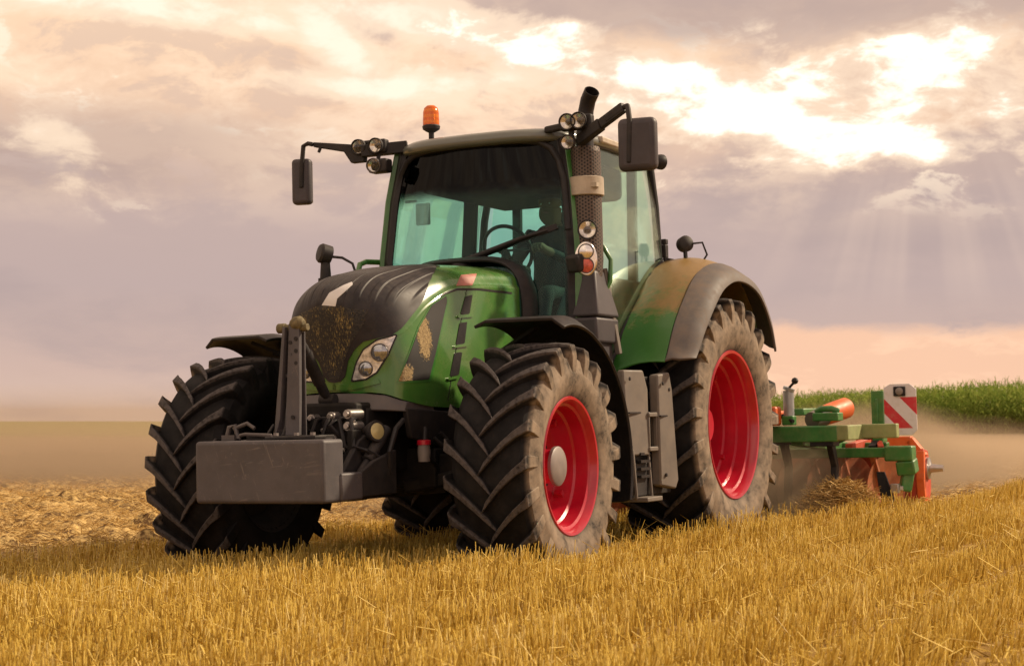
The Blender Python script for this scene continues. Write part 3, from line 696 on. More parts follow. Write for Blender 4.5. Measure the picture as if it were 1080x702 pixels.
c = MB()   # valves, couplings and hoses
random.seed(3)
for (x_, y_, z_, r_, l_) in ((.72, .26, 1.07, .030, .09), (.72, .26, 1.00, .030, .09), (.70, .12, 1.06, .028, .07), (.70, -.02, 1.05, .026, .07), (.70, -.12, 1.04, .032, .06), (.70, -.22, 1.05, .026, .07), (.73, .16, .93, .022, .05), (.73, .2, .86, .02, .05)):
    c.tube([(x_ - .05, y_, z_), (x_ + l_, y_, z_)], [r_, r_ * .95], 14)
    c.tube([(x_ + l_, y_, z_), (x_ + l_ + .02, y_, z_)], r_ * .6, 10)
c.build('hydraulic_coupling', STEEL, TR, bevel=.003, each=True)
c = MB()
for k in range(7):
    y0 = -.22 + .08 * k; y1 = y0 + random.uniform(-.08, .16); sag = random.uniform(.08, .2)
    c.tube([(.70, y0, 1.05), (.80, y0 + .02, 1.04), (.84, (y0 + y1) / 2, 1.02 - sag), (.80, y1, .86), (.66, y1 + .03, .80)], .013, 8)
c.tube([(.50, .45, 1.03), (.60, .46, .98), (.66, .45, .85), (.62, .42, .72)], .016, 8)
c.tube([(.28, .47, .98), (.34, .50, .90), (.30, .50, .80), (.15, .47, .75)], .014, 8)
c.tube([(.1, .47, .95), (.0, .52, .84), (-.1, .60, .80)], .013, 8); c.tube([(.18, .47, .92), (.06, .54, .80), (-.05, .62, .76)], .012, 8)
for k in range(9):
    y0 = random.uniform(-.34, .38); z0 = random.uniform(.86, 1.06); x0 = random.uniform(.62, .76)
    c.tube([(x0, y0, z0), (x0 + random.uniform(.04, .12), y0 + random.uniform(-.06, .06), z0 - .04), (x0 + random.uniform(.02, .10), y0 + random.uniform(-.12, .12), z0 - .16), (x0 - .08, y0 + random.uniform(-.1, .1), z0 - .28)], random.choice((.008, .010, .014)), 8)
c.build('hydraulic_hose', BLACK, TR)
c = MB()
for k in range(16):
    c.lathe([(0, .012), (.012, .012), (.016, .007)], c=(.745 + .01 * (k % 2), -.27 + .036 * k, (.90, .98, .84, 1.03)[k % 4]), axis=(1, .1, 0), n=8)
c.build('linkage_bolt', STEEL, TR, each=True)
c = MB(); c.box((.665, -.04, .985), (.10, .13, .11)); c.lathe([(0, .075), (.07, .07), (.085, .05)], c=(.70, -.03, .99), axis=(1, 0, .1), n=20); c.box((.80, .30, .80), (.10, .04, .36)); c.box((.74, .34, .72), (.05, .14, .12))
c.build('valve_block', UNDER, TR, bevel=.008)
wl = MB(); wl.lathe([(-.06, .04), (0, .058), (.03, .064), (.04, .060)], c=(.69, .36, .965), axis=(.35, .93, .1), n=24); wlo = wl.build('hitch_lamp', DARK, TR)
m2 = MB(); m2.lathe([(.036, .058), (.043, .04), (.047, .001)], c=(.69, .36, .965), axis=(.35, .93, .1), n=24); m2.build('lamp_lens', pm('lamp_yellowed', (.50, .43, .20), .35, metal=.3, dust=.4), wlo)
c = MB(); c.lathe([(0, .035), (.06, .04), (.10, .036)], c=(.35, .50, .78), axis=(0, 0, 1), n=16); rc = c.build('reservoir', HUBG, TR); c = MB(); c.lathe([(.10, .042), (.125, .042), (.13, .03)], c=(.35, .50, .78), n=16); c.build('reservoir_cap', RED, rc)
tl = MB(); tl.tube([(.60, .0, 1.16), (.66, .0, 1.21), (.86, 0, 1.46), (.97, 0, 1.555)], [.020, .032, .030, .026], 14); tl.tube([(.70, 0, 1.26), (.84, 0, 1.435)], .038, 14)
tl.lathe([(-.05, .035), (.05, .035)], c=(.61, 0, 1.16), axis=(0, 1, 0), n=16)
tl.build('top_link', DARK, TR)

# ---------------------------------------------------------------- side box with steps between the wheels (both sides)
for s_ in (1, -1):
    c = MB()
    c.tube([(-1.14, .98 * s_, 1.22), (-1.14, .98 * s_, 1.30), (-1.16, .98 * s_, 1.33)], [.11, .11, .06], 20); c.tube([(-1.14, .98 * s_, .70), (-1.14, .98 * s_, 1.22)], .105, 20)
    c.box((-1.30, .80 * s_, .82), (.45, .40, .62)); c.box((-1.55, .90 * s_, .60), (.75, .5, .22))
    c.box((-1.50, 1.02 * s_, .92), (.30, .20, .74)); c.box((-1.9, .7 * s_, .98), (.5, .5, .55))
    sb = c.build('side_box', DARK, TR, bevel=.015)
    c = MB()
    c.prism([(-1.20, 1.10 * s_, .76), (-1.20, 1.08 * s_, 1.33), (-1.44, 1.12 * s_, 1.33), (-1.47, 1.14 * s_, 1.20), (-1.47, 1.14 * s_, .76)], (0, .05 * s_, 0))
    c.build('side_panel', BEIGE, sb, bevel=.012)
    c = MB()
    c.prism([(-1.60, 1.14 * s_, .55), (-1.60, 1.14 * s_, 1.30), (-1.76, 1.16 * s_, 1.32), (-1.80, 1.16 * s_, 1.20), (-1.83, 1.18 * s_, .58), (-1.78, 1.18 * s_, .52)], (0, .07 * s_, 0))
    c.build('side_panel', BEIGE, sb, bevel=.012)
    c = MB()
    for z_ in (1.03, .80): c.box((-1.535, 1.13 * s_, z_), (.16, .14, .03))
    c.box((-1.47, 1.18 * s_, .92), (.02, .03, .26)); c.box((-1.60, 1.18 * s_, .92), (.02, .03, .26))
    c.box((-1.40, 1.17 * s_, .47), (.26, .16, .03)); c.bar((-1.27, 1.17 * s_, .47), (-1.27, 1.15 * s_, .80), .02); c.bar((-1.53, 1.17 * s_, .47), (-1.53, 1.15 * s_, .80), .02)
    c.build('step', BEIGE, sb, bevel=.006)
    c = MB()
    for k in range(4): c.box((-1.42 - .0 * k, 1.155 * s_, .62 + .05 * k), (.16, .05, .018))
    c.build('cooler_fin', BLACK, sb)
    c = MB(); c.box((-1.535, 1.06, 1.04) if s_ > 0 else (-1.535, -1.06, 1.04), (.15, .08, .52)); c.build('recess', UNDER, sb)
    for z_, x_ in ((1.045, -1.33), (1.02, -1.69)):
        c = MB(); c.box((x_, (1.163 if x_ > -1.5 else 1.222) * s_, z_), (.27 if x_ > -1.5 else .20, .012, .010)); c.build('panel_seam', BLACK, sb)
    c = MB(); c.box((-1.535, 1.125 * s_, .945), (.05, .03, .10)); c.build('step_plate', BEIGE, sb, bevel=.004)
    c = MB()
    for x_, z_ in ((-1.23, 1.27), (-1.42, 1.27), (-1.23, .82), (-1.42, .82)): c.lathe([(0, .013), (.008, .012), (.010, .004)], c=(x_, 1.157 * s_, z_), axis=(0, s_, 0), n=10)
    for x_, z_ in ((-1.64, 1.24), (-1.75, 1.20), (-1.66, .62), (-1.78, .62)): c.lathe([(0, .013), (.008, .012), (.010, .004)], c=(x_, 1.225 * s_, z_), axis=(0, s_, 0), n=10)
    c.build('panel_bolt', DARK, sb, each=True)
    c = MB(); c.tube([(-1.20, 1.12 * s_, .74), (-1.24, 1.14 * s_, .60), (-1.27, 1.14 * s_, .50)], .018, 10); c.box((-1.60, 1.05 * s_, .50), (.50, .14, .06)); c.build('lower_bracket', DARK, sb, bevel=.006)

# ---------------------------------------------------------------- front mudguards
def sweep(rows, name, mat, th=.018, parent=TR, bevel=.004):
    return MB().sheet(rows, thick=th).build(name, mat, parent, bevel=bevel, sharp=45)
for s_ in (1, -1):
    rows = []
    for a in np.linspace(math.radians(79), math.radians(197), 34):
        t = (a - math.radians(79)) / math.radians(118)
        rad = .875 + .012 * math.sin(t * math.pi); row = []
        lo = .76 + .10 * max(0, t - .55); hi = 1.31 + .02 * t
        for q in np.linspace(0, 1, 9):
            y_ = lo + (hi - lo) * q; dr = -.055 * max(0, (q - .86) / .14) ** 2 - .03 * max(0, (.10 - q) / .10)
            dx = -.07 * q * (1 - t) ** 6 if t < .3 else 0
            row.append(((rad + dr) * math.cos(a) + dx, s_ * y_, .735 + (rad + dr) * math.sin(a)))
        rows.append(row)
    fo = sweep(rows, 'mudguard', BLACK, .02)
    c = MB(); c.bar((-.05, .62 * s_, .80), (-.28, .66 * s_, 1.40), .05); c.bar((-.28, .66 * s_, 1.38), (-.34, 1.05 * s_, 1.50), .04, .02); c.bar((-.22, .66 * s_, 1.40), (-.08, 1.05 * s_, 1.565), .04, .02)
    c.build('mudguard_bracket', UNDER, fo)

# ---------------------------------------------------------------- rear mudguards: green shell, dusty top, grey flare
def fender_mat():
    mt = FENDER_GREEN; t = NT(mt.node_tree); b = t.n['Principled BSDF']
    oc = E(t, t.new('ShaderNodeTexCoord').outputs['Object']); gx, gy, gz = t.sep(oc)
    n = t.noise(oc, 3.2, 7, .62); n2_ = t.noise(oc, 22, 5, .65)
    n4_ = t.noise(t.comb(gx * 9, gy * 4, gz * 3), 2.0, 8, .7); f = t.ss(gz + (n - .5) * .65 + (n4_ - .5) * .55 + (n2_ - .5) * .25, 1.66, 1.96)
    old = b.inputs['Base Color'].links[0].from_socket
    dc = t.mix(n2_, (.22, .10, .026), (.38, .19, .065))
    t.put(b.inputs['Base Color'], t.mix(f * .80, E(t, old), dc)); b.inputs['Coat Weight'].default_value = .1
    t.put(b.inputs['Roughness'], t.ss(f, 0., 1., .26, .46))
fender_mat()
for s_ in (1, -1):
    # inner edge (against the cab), outer green edge, flare lip; each a curve in the wheel's side plane
    inn = [(-1.70, 1.30), (-1.80, 1.39), (-1.93, 1.62), (-2.24, 1.87), (-2.47, 2.04), (-2.71, 2.15), (-3.0, 2.19), (-3.3, 2.12), (-3.6, 1.90), (-3.78, 1.62)]
    mid = [(-1.76, 1.385), (-1.81, 1.46), (-1.97, 1.68), (-2.27, 1.95), (-2.50, 2.065), (-2.76, 2.125), (-3.03, 2.125), (-3.32, 2.04), (-3.60, 1.83), (-3.75, 1.58)]
    fl = [(-1.78, 1.395), (-1.87, 1.46), (-2.02, 1.665), (-2.32, 1.925), (-2.54, 2.035), (-2.79, 2.08), (-3.07, 2.07), (-3.33, 1.985), (-3.58, 1.77), (-3.69, 1.54)]
    lip = [(-1.88, 1.405), (-1.94, 1.46), (-2.10, 1.63), (-2.38, 1.86), (-2.58, 1.955), (-2.80, 1.995), (-3.06, 1.975), (-3.30, 1.89), (-3.50, 1.70), (-3.60, 1.50)]
    cv = [crom(np.array(k_, float), np.linspace(0, 9, 40)) for k_ in (inn, mid, fl, lip)]
    rows = []
    for i in range(40):
        a, b_ = cv[0][i], cv[1][i]; row = []
        for q in np.linspace(0, 1, 8):
            p_ = a * (1 - q) + b_ * q; row.append((p_[0], s_ * (.80 + .40 * q), p_[1] + .035 * math.sin(math.pi * q)))
        rows.append(row)
    fo = sweep(rows, 'wheel_fender', FENDER_GREEN, .015)
    rows = []
    for i in range(40):
        b_, f_, l_ = cv[1][i], cv[2][i], cv[3][i]
        rows.append([(b_[0], s_ * 1.201, b_[1] + .004), ((b_ * .45 + f_ * .55)[0], s_ * 1.25, (b_ * .45 + f_ * .55)[1] + .012), (f_[0], s_ * 1.30, f_[1]), ((f_ * .6 + l_ * .4)[0], s_ * 1.355, (f_ * .6 + l_ * .4)[1]), (l_[0], s_ * 1.372, l_[1])])
    sweep(rows, 'fender_flare', FLARE, .018, parent=fo)
    rows = []
    for i in range(40):
        a = cv[0][i]; rows.append([(a[0] + .0, s_ * .80, a[1] + .012), (a[0] + .005, s_ * .775, a[1] + .035)])
    sweep(rows, 'fender_seal', BEIGE, .012, parent=fo)
    rows = []
    for i in range(40):
        a = cv[0][i]; rows.append([(a[0], s_ * .79, a[1] - .01), (a[0] * .5 + (-2.75) * .5, s_ * .79, a[1] * .5 + .5), (-2.75, s_ * .79, 1.0)])
    sweep(rows, 'inner_wheel_arch', UNDER, .01, parent=fo)

# ---------------------------------------------------------------- cab
CABROOT = empty('cab', TR)
zt, zbm = 2.955, 1.45
def ypost(z_): return float(np.interp(z_, [1.3, 1.66, 2.16, 2.6, 2.96], [.76, .775, .765, .725, .665]))
def xA(z_): return float(np.interp(z_, [1.3, 1.66, 2.16, 2.6, 2.96], [-1.27, -1.30, -1.335, -1.37, -1.41]))
zs = np.linspace(1.32, zt, 24)
for s_ in (1, -1):
    c = MB(); c.sheet([[(xA(z_) - .055, s_ * (ypost(z_) + .012), z_), (xA(z_) - .01, s_ * (ypost(z_) + .014), z_), (xA(z_) + .03, s_ * (ypost(z_) - .016), z_)] for z_ in zs], thick=.05)
    c.build('windscreen_pillar', CABGREEN, CABROOT, bevel=.006)
    c = MB(); c.sheet([[(xA(z_) + .022, s_ * (ypost(z_) - .012), z_), (xA(z_) + .055, s_ * (ypost(z_) - .055), z_), (xA(z_) + .05, s_ * (ypost(z_) - .085), z_)] for z_ in zs], thick=.02)
    c.build('windscreen_seal', BLACK, CABROOT, bevel=.004)
    c = MB(); c.tube([(-2.74, s_ * .765, 1.4), (-2.76, s_ * .77, 2.1), (-2.79, s_ * .735, 2.6), (-2.83, s_ * .68, 2.97)], .030, 10); c.build('window_pillar', UNDER, CABROOT)
# windscreen: one curved pane
def wx(y_, z_): h_ = ypost(z_) - .04; return xA(z_) + .035 + .15 * (1 - (y_ / h_) ** 2)
rows = [[(wx(q * (ypost(z_) - .05), z_), q * (ypost(z_) - .05), z_) for q in np.linspace(-1, 1, 25)] for z_ in np.linspace(1.60, 2.95, 20)]
MB().sheet(rows, thick=.008).build('windscreen', GLASS, CABROOT, sharp=60)
# top seal of the windscreen with rounded upper corners
def wp(q, z_): return (wx(q * (ypost(z_) - .05), z_) + .006, q * (ypost(z_) - .05), z_)
arc = [wp(-1, 2.3), wp(-1, 2.5), wp(-1, 2.66), wp(-.975, 2.79), wp(-.91, 2.875), wp(-.80, 2.92)] + [wp(q, 2.935) for q in np.linspace(-.6, .6, 9)] + [wp(.80, 2.92), wp(.91, 2.875), wp(.975, 2.79), wp(1, 2.66), wp(1, 2.5), wp(1, 2.3)]
MB().tube(arc, .026, 10).build('windscreen_frame', BLACK, CABROOT)
# side panes bulging outwards and rear window
for s_ in (1, -1):
    def gy_(x_, z_): return float(np.interp(z_, [1.3, 1.7, 2.2, 2.6, 2.95], [.775, .80, .795, .755, .675])) + .025 * (1 - ((x_ + 2.06) / .70) ** 2)
    rows = []
    for x_ in np.linspace(-1.37, -2.745, 22):
        zlo = float(np.interp(-x_, [1.37, 1.70, 1.80, 1.93, 2.24, 2.47, 2.745], [1.36, 1.36, 1.43, 1.64, 1.88, 2.05, 2.185]))
        rows.append([(x_ - .03 * (z_ - 2.0), s_ * gy_(x_, z_), z_) for z_ in np.linspace(zlo, 2.945, 16)])
    MB().sheet(rows, thick=.007).build('door_pane', DOORGLASS, CABROOT, sharp=60)
    c = MB(); c.tube([tuple(r_[0]) for r_ in rows], .014, 8); c.tube([tuple(r_[-1]) for r_ in rows], .018, 8); c.build('door_seal', BLACK, CABROOT)
rows = [[(-2.79 - .03 * (z_ - 2.0) - .04 * (1 - q * q), q * (ypost(z_) - .05), z_) for q in np.linspace(-1, 1, 13)] for z_ in np.linspace(1.95, 2.93, 8)]
MB().sheet(rows, thick=.007).build('cab_window', WINGLASS, CABROOT, sharp=60)
c = MB()
for y_ in (-.47, .52): c.bar((-2.83, y_, 1.9), (-2.86, y_, 2.95), .07, .04)
c.bar((-2.83, -.72, 2.0), (-2.83, .72, 2.0), .06, .08)
c.build('cab_window_frame', UNDER, CABROOT)
c = MB(); c.bar((-2.20, -.60, 1.7), (-2.28, -.56, 2.9), .10, .05); c.build('interior_post', INTER, CABROOT)
# roof
def rr_(sc, z_, n=56, cx=-2.10, hx=.90, hy=.735, ex=5.0):
    P = []
    for k in range(n):
        a = 2 * math.pi * k / n; ca, sa = math.cos(a), math.sin(a)
        fx = (abs(ca) ** (2 / ex)) * (1 if ca > 0 else -1); fy = (abs(sa) ** (2 / ex)) * (1 if sa > 0 else -1)
        hyy = hy * (1 - .10 * max(0, fx) ** 2)
        P.append((cx + fx * hx * sc + (.06 * (1 - fy * fy) if fx > 0 else 0), fy * hyy * sc, z_ + .022 * (1 - fx * fx) * (sc > 0)))
    return P
rings = [rr_(.93, 2.915), rr_(.975, 2.918), rr_(.998, 2.935), rr_(1.0, 2.96), rr_(.985, 2.985), rr_(.94, 3.008), rr_(.80, 3.028), rr_(.5, 3.042), rr_(.2, 3.048)]
c = MB(); vs = [p for r_ in rings for p in r_]; n = 56
c.add(vs, [(i * n + j, i * n + (j + 1) % n, (i + 1) * n + (j + 1) % n, (i + 1) * n + j) for i in range(len(rings) - 1) for j in range(n)] + [tuple(range(n))[::-1], tuple((len(rings) - 1) * n + j for j in range(n))])
c.build('roof', ROOF, CABROOT, sharp=50)
c = MB(); c.box((-2.13, -.04, 2.79), (1.30, 1.06, .25)); c.build('headliner', INTER, CABROOT, bevel=.05)
c = MB(); c.box((-2.05, 0, 1.34), (1.42, 1.40, .12)); c.box((-2.70, 0, 1.65), (.12, 1.40, .6)); c.box((-2.4, -.55, 1.75), (.6, .3, .75)); c.box((-2.4, .55, 1.70), (.6, .3, .65)); c.build('cab_floor', INTER, CABROOT, bevel=.02)
c = MB()
c.prism([(-1.30, -.25, 1.5), (-1.30, -.25, 2.02), (-1.45, -.25, 2.12), (-1.66, -.25, 2.10), (-1.60, -.25, 1.5)], (0, .50, 0))
c.build('dashboard', INTER, CABROOT, bevel=.03)
c = MB(); c.tube([(-1.55, 0, 1.9), (-1.74, 0, 2.22)], .03, 10)
ring = [(-1.76 + .19 * math.cos(a) * .45, .19 * math.sin(a), 2.24 + .19 * math.cos(a) * .89) for a in np.linspace(0, 2 * math.pi, 33)]
c.tube(ring, .014, 8, caps=False); c.bar((-1.76, -.18, 2.24), (-1.76, .18, 2.24), .03, .015); c.build('steering_wheel', BLACK, CABROOT)
c = MB(); c.box((-2.28, .08, 1.80), (.50, .50, .14)); c.box((-2.55, .08, 2.15), (.13, .48, .66), rot=(0, -.12, 0)); c.box((-2.60, .08, 2.52), (.09, .26, .16)); c.box((-2.28, .08, 1.58), (.36, .36, .34)); c.build('seat', SEATM, CABROOT, bevel=.045, segs=3)
c = MB(); c.box((-2.15, -.30, 1.98), (.46, .14, .07)); c.box((-1.92, -.36, 2.16), (.03, .20, .15)); c.box((-2.15, -.30, 1.86), (.1, .1, .22)); c.build('armrest_console', INTER, CABROOT, bevel=.015)
c = MB(); c.bar((-1.50, -.70, 2.62), (-1.50, -.60, 2.62), .02); c.box((-1.50, -.55, 2.52), (.02, .12, .16)); c.build('inner_mirror', INTER, CABROOT, bevel=.01)
# wiper
c = MB(); zb_ = 2.09
c.tube([(-1.10, -.02, 2.06), (-1.11, -.02, 2.11), (-1.13, .20, 2.18), (-1.18, .40, 2.25), (-1.24, .58, 2.30)], [.030, .026, .018, .015, .010], 10)
c.bar((-1.135, .06, 2.135), (-1.265, .64, 2.325), .020, .040); c.lathe([(0, .085), (.05, .075), (.075, .03)], c=(-1.10, -.02, 2.045), n=20); c.box((-1.12, .0, 2.03), (.12, .34, .06))
c.build('wiper', BLACK, CABROOT, bevel=.004)
# cowl behind the bonnet
rows = []
for a in np.linspace(0, math.pi, 25):
    y_, z_ = math.cos(a), math.sin(a); hw = .50
    yy = hw * (abs(y_) ** .55) * (1 if y_ > 0 else -1); zz = 1.60 + .505 * abs(z_) ** .45
    rows.append([(-1.03, yy * .94, zz - .01), (-1.07, yy * 1.0, zz + .012), (-1.15, yy * 1.02, zz + .006), (-1.22, yy * .98, zz - .03)])
MB().sheet(rows, thick=.02).build('cowl', BLACK, CABROOT, bevel=.004, sharp=60)
# handrail on the right
c = MB(); c.tube([(-1.36, -.80, 2.175), (-1.14, -.82, 2.165), (-1.06, -.82, 2.14), (-1.03, -.82, 2.07), (-1.03, -.82, 1.6)], .020, 12); c.build('handrail', CABGREEN, TR)
c = MB(); c.tube([(-1.52, .86, 1.86), (-1.54, .90, 1.95), (-1.56, .90, 2.10), (-1.57, .84, 2.2)], .016, 10); c.build('door_handle', CABGREEN, CABROOT)

# ---------------------------------------------------------------- exhaust stack at the left front pillar
EX = (-1.44, .775)
c = MB(); c.tube([(EX[0], EX[1], 1.98), (EX[0] - .01, EX[1], 2.10), (EX[0] - .02, EX[1], 2.84)], [.104, .110, .105], 40)
c.tube([(EX[0] - .02, EX[1], 2.84), (EX[0] - .02, EX[1], 2.875)], [.105, .098], 40)
exo = c.build('exhaust_stack', PERF, TR)
c = MB()
pth = [(EX[0] - .02, EX[1], 2.80), (EX[0] - .025, EX[1] - .005, 2.95), (EX[0] - .03, EX[1] + .0, 3.06), (EX[0] - .028, EX[1] + .008, 3.13), (EX[0] - .012, EX[1] + .034, 3.20), (EX[0] + .022, EX[1] + .080, 3.25)]
c.tube(pth, [.064, .060, .056, .054, .054, .054], 28, caps=False); c.tube(pth[::-1], [.048, .048, .048, .048, .050, .052], 28, caps=False)
c.lathe([(0, .0545), (.004, .051), (0, .0475)], c=pth[-1], axis=Vector(pth[-1]) - Vector(pth[-2]), n=28, caps=False)
c.build('exhaust_pipe', BLACK, exo)
c = MB(); c.lathe([(0, .001), (.001, .0475)], c=pth[-2], axis=Vector(pth[-1]) - Vector(pth[-2]), n=24, caps=False); c.build('bore_disc', INTER, exo)  # near-black disc closing the pipe's bore below the mouth
c = MB(); c.lathe([(2.535, .120), (2.54, .126), (2.66, .124), (2.665, .118)], c=(EX[0] - .012, EX[1], 0), n=40); c.box((EX[0] + .06, EX[1] + .10, 2.60), (.05, .05, .03)); c.build('heat_strap', STRAPM, exo)
c = MB()
def frus(lo, hi):
    v = []
    for (x0, x1, y0, y1, z_) in (lo, hi): v += [(x0, y0, z_), (x1, y0, z_), (x1, y1, z_), (x0, y1, z_)]
    return v, [(3, 2, 1, 0), (4, 5, 6, 7), (0, 1, 5, 4), (1, 2, 6, 5), (2, 3, 7, 6), (3, 0, 4, 7)]
c.add(*frus((-1.63, -1.26, .60, .93, 1.70), (-1.53, -1.35, .69, .87, 2.02))); c.add(*frus((-1.63, -1.26, .62, .92, 1.52), (-1.63, -1.26, .62, .92, 1.695)))
c.box((-1.42, .74, 1.38), (.34, .3, .35))
c.build('exhaust_cover', DGREY, exo, bevel=.02, segs=3)
c = MB(); c.bar((-1.60, .925, 1.45), (-1.53, .86, 2.04), .05, .035, up=(0, 1, 0)); c.build('exhaust_bracket', BEIGE, exo, bevel=.006)

# ---------------------------------------------------------------- lamps, mirrors, beacon
def lamp(name, P, axis, r_, parent, hous=DARK, lens=CHROME, depth=.07):
    ax = Vector(axis).normalized(); c_ = MB(); c_.lathe([(-depth, r_ * .55), (-depth * .6, r_ * .9), (-.01, r_), (.012, r_), (.016, r_ * .93), (.006, r_ * .84), (-.03, r_ * .6)], c=P, axis=ax, n=28, caps=False)
    o_ = c_.build(name, hous, parent)
    c_ = MB(); c_.lathe([(-.022, .002), (-.016, r_ * .45), (.004, r_ * .86)], c=P, axis=ax, n=28, caps=False); c_.build('lamp_reflector', lens, o_)
    c_ = MB(); c_.lathe([(.006, r_ * .88), (.011, r_ * .6), (.015, r_ * .3), (.0155, .001)], c=P, axis=ax, n=28, caps=False); c_.build('lamp_lens', LENS, o_)
    c_ = MB(); c_.lathe([(-.025, r_ * .20), (.0, r_ * .16), (.004, .001)], c=P, axis=ax, n=14); c_.build('lamp_bulb', GREY, o_)
    return o_
fa = (.97, .12, -.10)
L1 = bp(378, 155, 'X', -1.18); L2 = bp(396, 153.5, 'X', -1.19); L3 = bp(394, 174.5, 'X', -1.16)
M1 = bp(598, 128.5, 'X', -1.22); M2 = bp(610, 127, 'X', -1.23); M3 = bp(598.5, 150, 'X', -1.20)
for P in (L1, L2): lamp('work_light', P, fa, .056, TR)
lamp('work_light', L3, (.93, .2, -.25), .054, TR, hous=GREY)
for P in (M1, M2): lamp('work_light', P, fa, .058, TR)
lamp('work_light', M3, fa, .052, TR)
lamp('work_light', bp(697, 171, 'Y', .66), (-.9, .4, 0), .06, TR)
c = MB(); c.box((L3[0] - .06, L3[1] + .02, L3[2]), (.10, .15, .10)); c.bar((L3[0] - .06, L3[1], L3[2] + .05), (L2[0] - .08, L2[1], L2[2]), .03); c.box((L1[0] - .07, (L1[1] + L2[1]) / 2, L1[2]), (.07, .26, .10)); c.build('light_bracket', DARK, TR, bevel=.015)
c = MB(); c.box((M1[0] - .07, (M1[1] + M2[1]) / 2, M1[2]), (.07, .24, .10)); c.bar((M3[0] - .06, M3[1], M3[2]), (M1[0] - .07, M1[1], M1[2]), .04); c.bar((M1[0] - .07, M1[1] - .2, M1[2] - .03), (M1[0] - .07, M1[1] + .1, M1[2]), .05); c.build('light_bracket', DARK, TR, bevel=.015)
def rbox(name, c0, size, mat, parent, bev, rot=(0, 0, 0)):
    c_ = MB(); c_.box(c0, size, rot=rot); return c_.build(name, mat, parent, bevel=bev, segs=4, sharp=60)
# right mirror (left in the picture)
a0 = bp(430, 155, 'X', -1.35); a1 = bp(381, 160, 'X', -1.20); a2 = bp(362, 156, 'X', -1.15); a3 = bp(330, 152.5, 'X', -1.1); a4 = bp(320, 154, 'X', -1.1); a5 = bp(318.5, 172, 'X', -1.1); a6 = bp(318, 198, 'X', -1.1)
c = MB(); c.bar(a0, a1, .07, .085); c.prism([tuple(a1 + [0, .03, .045]), tuple(a1 + [0, .02, -.075]), tuple(a1 + [0, -.09, -.075]), tuple(a2 + [0, 0, -.028]), tuple(a3 + [0, 0, -.018]), tuple(a3 + [0, 0, .018])], (-.05, 0, 0)); c.tube([a3, (a3 + a4) / 2 + [0, 0, .012], a4, a5, a6], .017, 12); c.bar(bp(338, 156, 'X', -1.1), bp(336, 161, 'X', -1.1), .02)
MI = empty('mirror', TR); ma = c.build('mirror_arm', DARK, MI, bevel=.006)
mc = bp(319, 192, 'X', -1.14)
mh = rbox('mirror_head', mc, (.09, .145, .335), DGREY, MI, .030, rot=(0, 0, .25)); rbox('mirror_glass', mc + np.array([-.047, -.006, 0]), (.006, .115, .30), CHROME, MI, .002, rot=(0, 0, .25))
b0 = bp(612, 148, 'X', -1.35); b1 = bp(634, 131, 'X', -1.2); b2 = bp(658, 113, 'X', -1.15); b3 = bp(662, 111.5, 'X', -1.13); b4 = bp(664, 128, 'X', -1.1); b5 = bp(663.5, 172, 'X', -1.1)
c = MB(); c.bar(b0, b1, .06, .08); c.bar(b1, b2, .045, .07); c.bar((b1 * .75 + b2 * .25), b2, .05, .045); c.tube([b2, b3, (b3 * .8 + b4 * .2), b4, b5], .018, 12); MI = empty('mirror', TR); ma = c.build('mirror_arm', DARK, MI, bevel=.008)
mc = bp(673, 152.5, 'X', -1.15); mh = rbox('mirror_head', mc, (.10, .262, .352), DGREY, MI, .042, rot=(0, 0, .15)); rbox('mirror_glass', mc + np.array([-.052, -.006, 0]), (.006, .22, .31), CHROME, MI, .002, rot=(0, 0, .15))
lo_ = bp(655, 156, 'Y', .70)
c = MB(); c.bar(bp(632, 147, 'Y', .72), bp(690, 168, 'Y', .70), .05, .05); c.build('roof_rail', STRAPM, TR, bevel=.012)
# beacon
bc = bp(455, 143, 'Y', -.50); c = MB(); c.lathe([(-.05, .02), (.02, .02), (.03, .040), (.045, .062), (.065, .066), (.075, .060)], c=bc, n=28); bo = c.build('beacon', DARK, TR)
c = MB(); c.lathe([(.068, .060), (.10, .061), (.17, .058), (.20, .050), (.218, .030), (.222, .001)], c=bc, n=32); c.build('beacon_lens', AMBER, bo)
c = MB(); c.lathe([(.07, .026), (.15, .024), (.165, .012)], c=bc, n=16); c.build('beacon_reflector', CHROME, bo)
# lamps on the exhaust stack
lamp('work_light', bp(619.5, 242, 'Y', .895), (.9, .42, -.05), .068, TR)
hc = bp(618, 273, 'Y', .93); ax = Vector((.88, .46, -.04)).normalized(); sidev = Vector((0, 0, 1))
c = MB(); c.tube([hc - np.array(ax) * .16 + [0, -.02, -.02], hc - np.array(ax) * .07], [.06, .085], 20); c.bar(bp(603, 279, 'Y', .86), hc - np.array(ax) * .08, .11, .12); ho = c.build('indicator_housing', DARK, TR, bevel=.02)
P8 = [(.075 * math.cos(a), .115 * math.sin(a)) for a in np.linspace(0, 2 * math.pi, 29)[:-1]]
u_ = Vector((0, 0, 1)); v_ = ax.cross(u_).normalized(); u_ = v_.cross(ax)
c = MB(); c.prism([Vector(hc) - ax * .06 + v_ * p_[0] + u_ * p_[1] for p_ in P8], ax * .075); c.build('indicator_face', CHROME, ho, bevel=.01)
for dz_, mt_, r_ in ((.048, CHROME, .046), (-.045, pm('indicator_red', (.55, .10, .06), .2, var=.3, vscale=40), .046)):
    c = MB(); c.lathe([(.012, r_), (.022, r_), (.026, r_ * .8), (.028, .001)], c=Vector(hc) + u_ * dz_, axis=ax, n=24); q_ = c.build('indicator_lens', mt_, ho)
    c = MB(); c.lathe([(.012, r_ * 1.15), (.024, r_ * 1.15), (.024, r_), (.012, r_)], c=Vector(hc) + u_ * dz_, axis=ax, n=24, close=True); c.build('indicator_ring', GREY, ho)
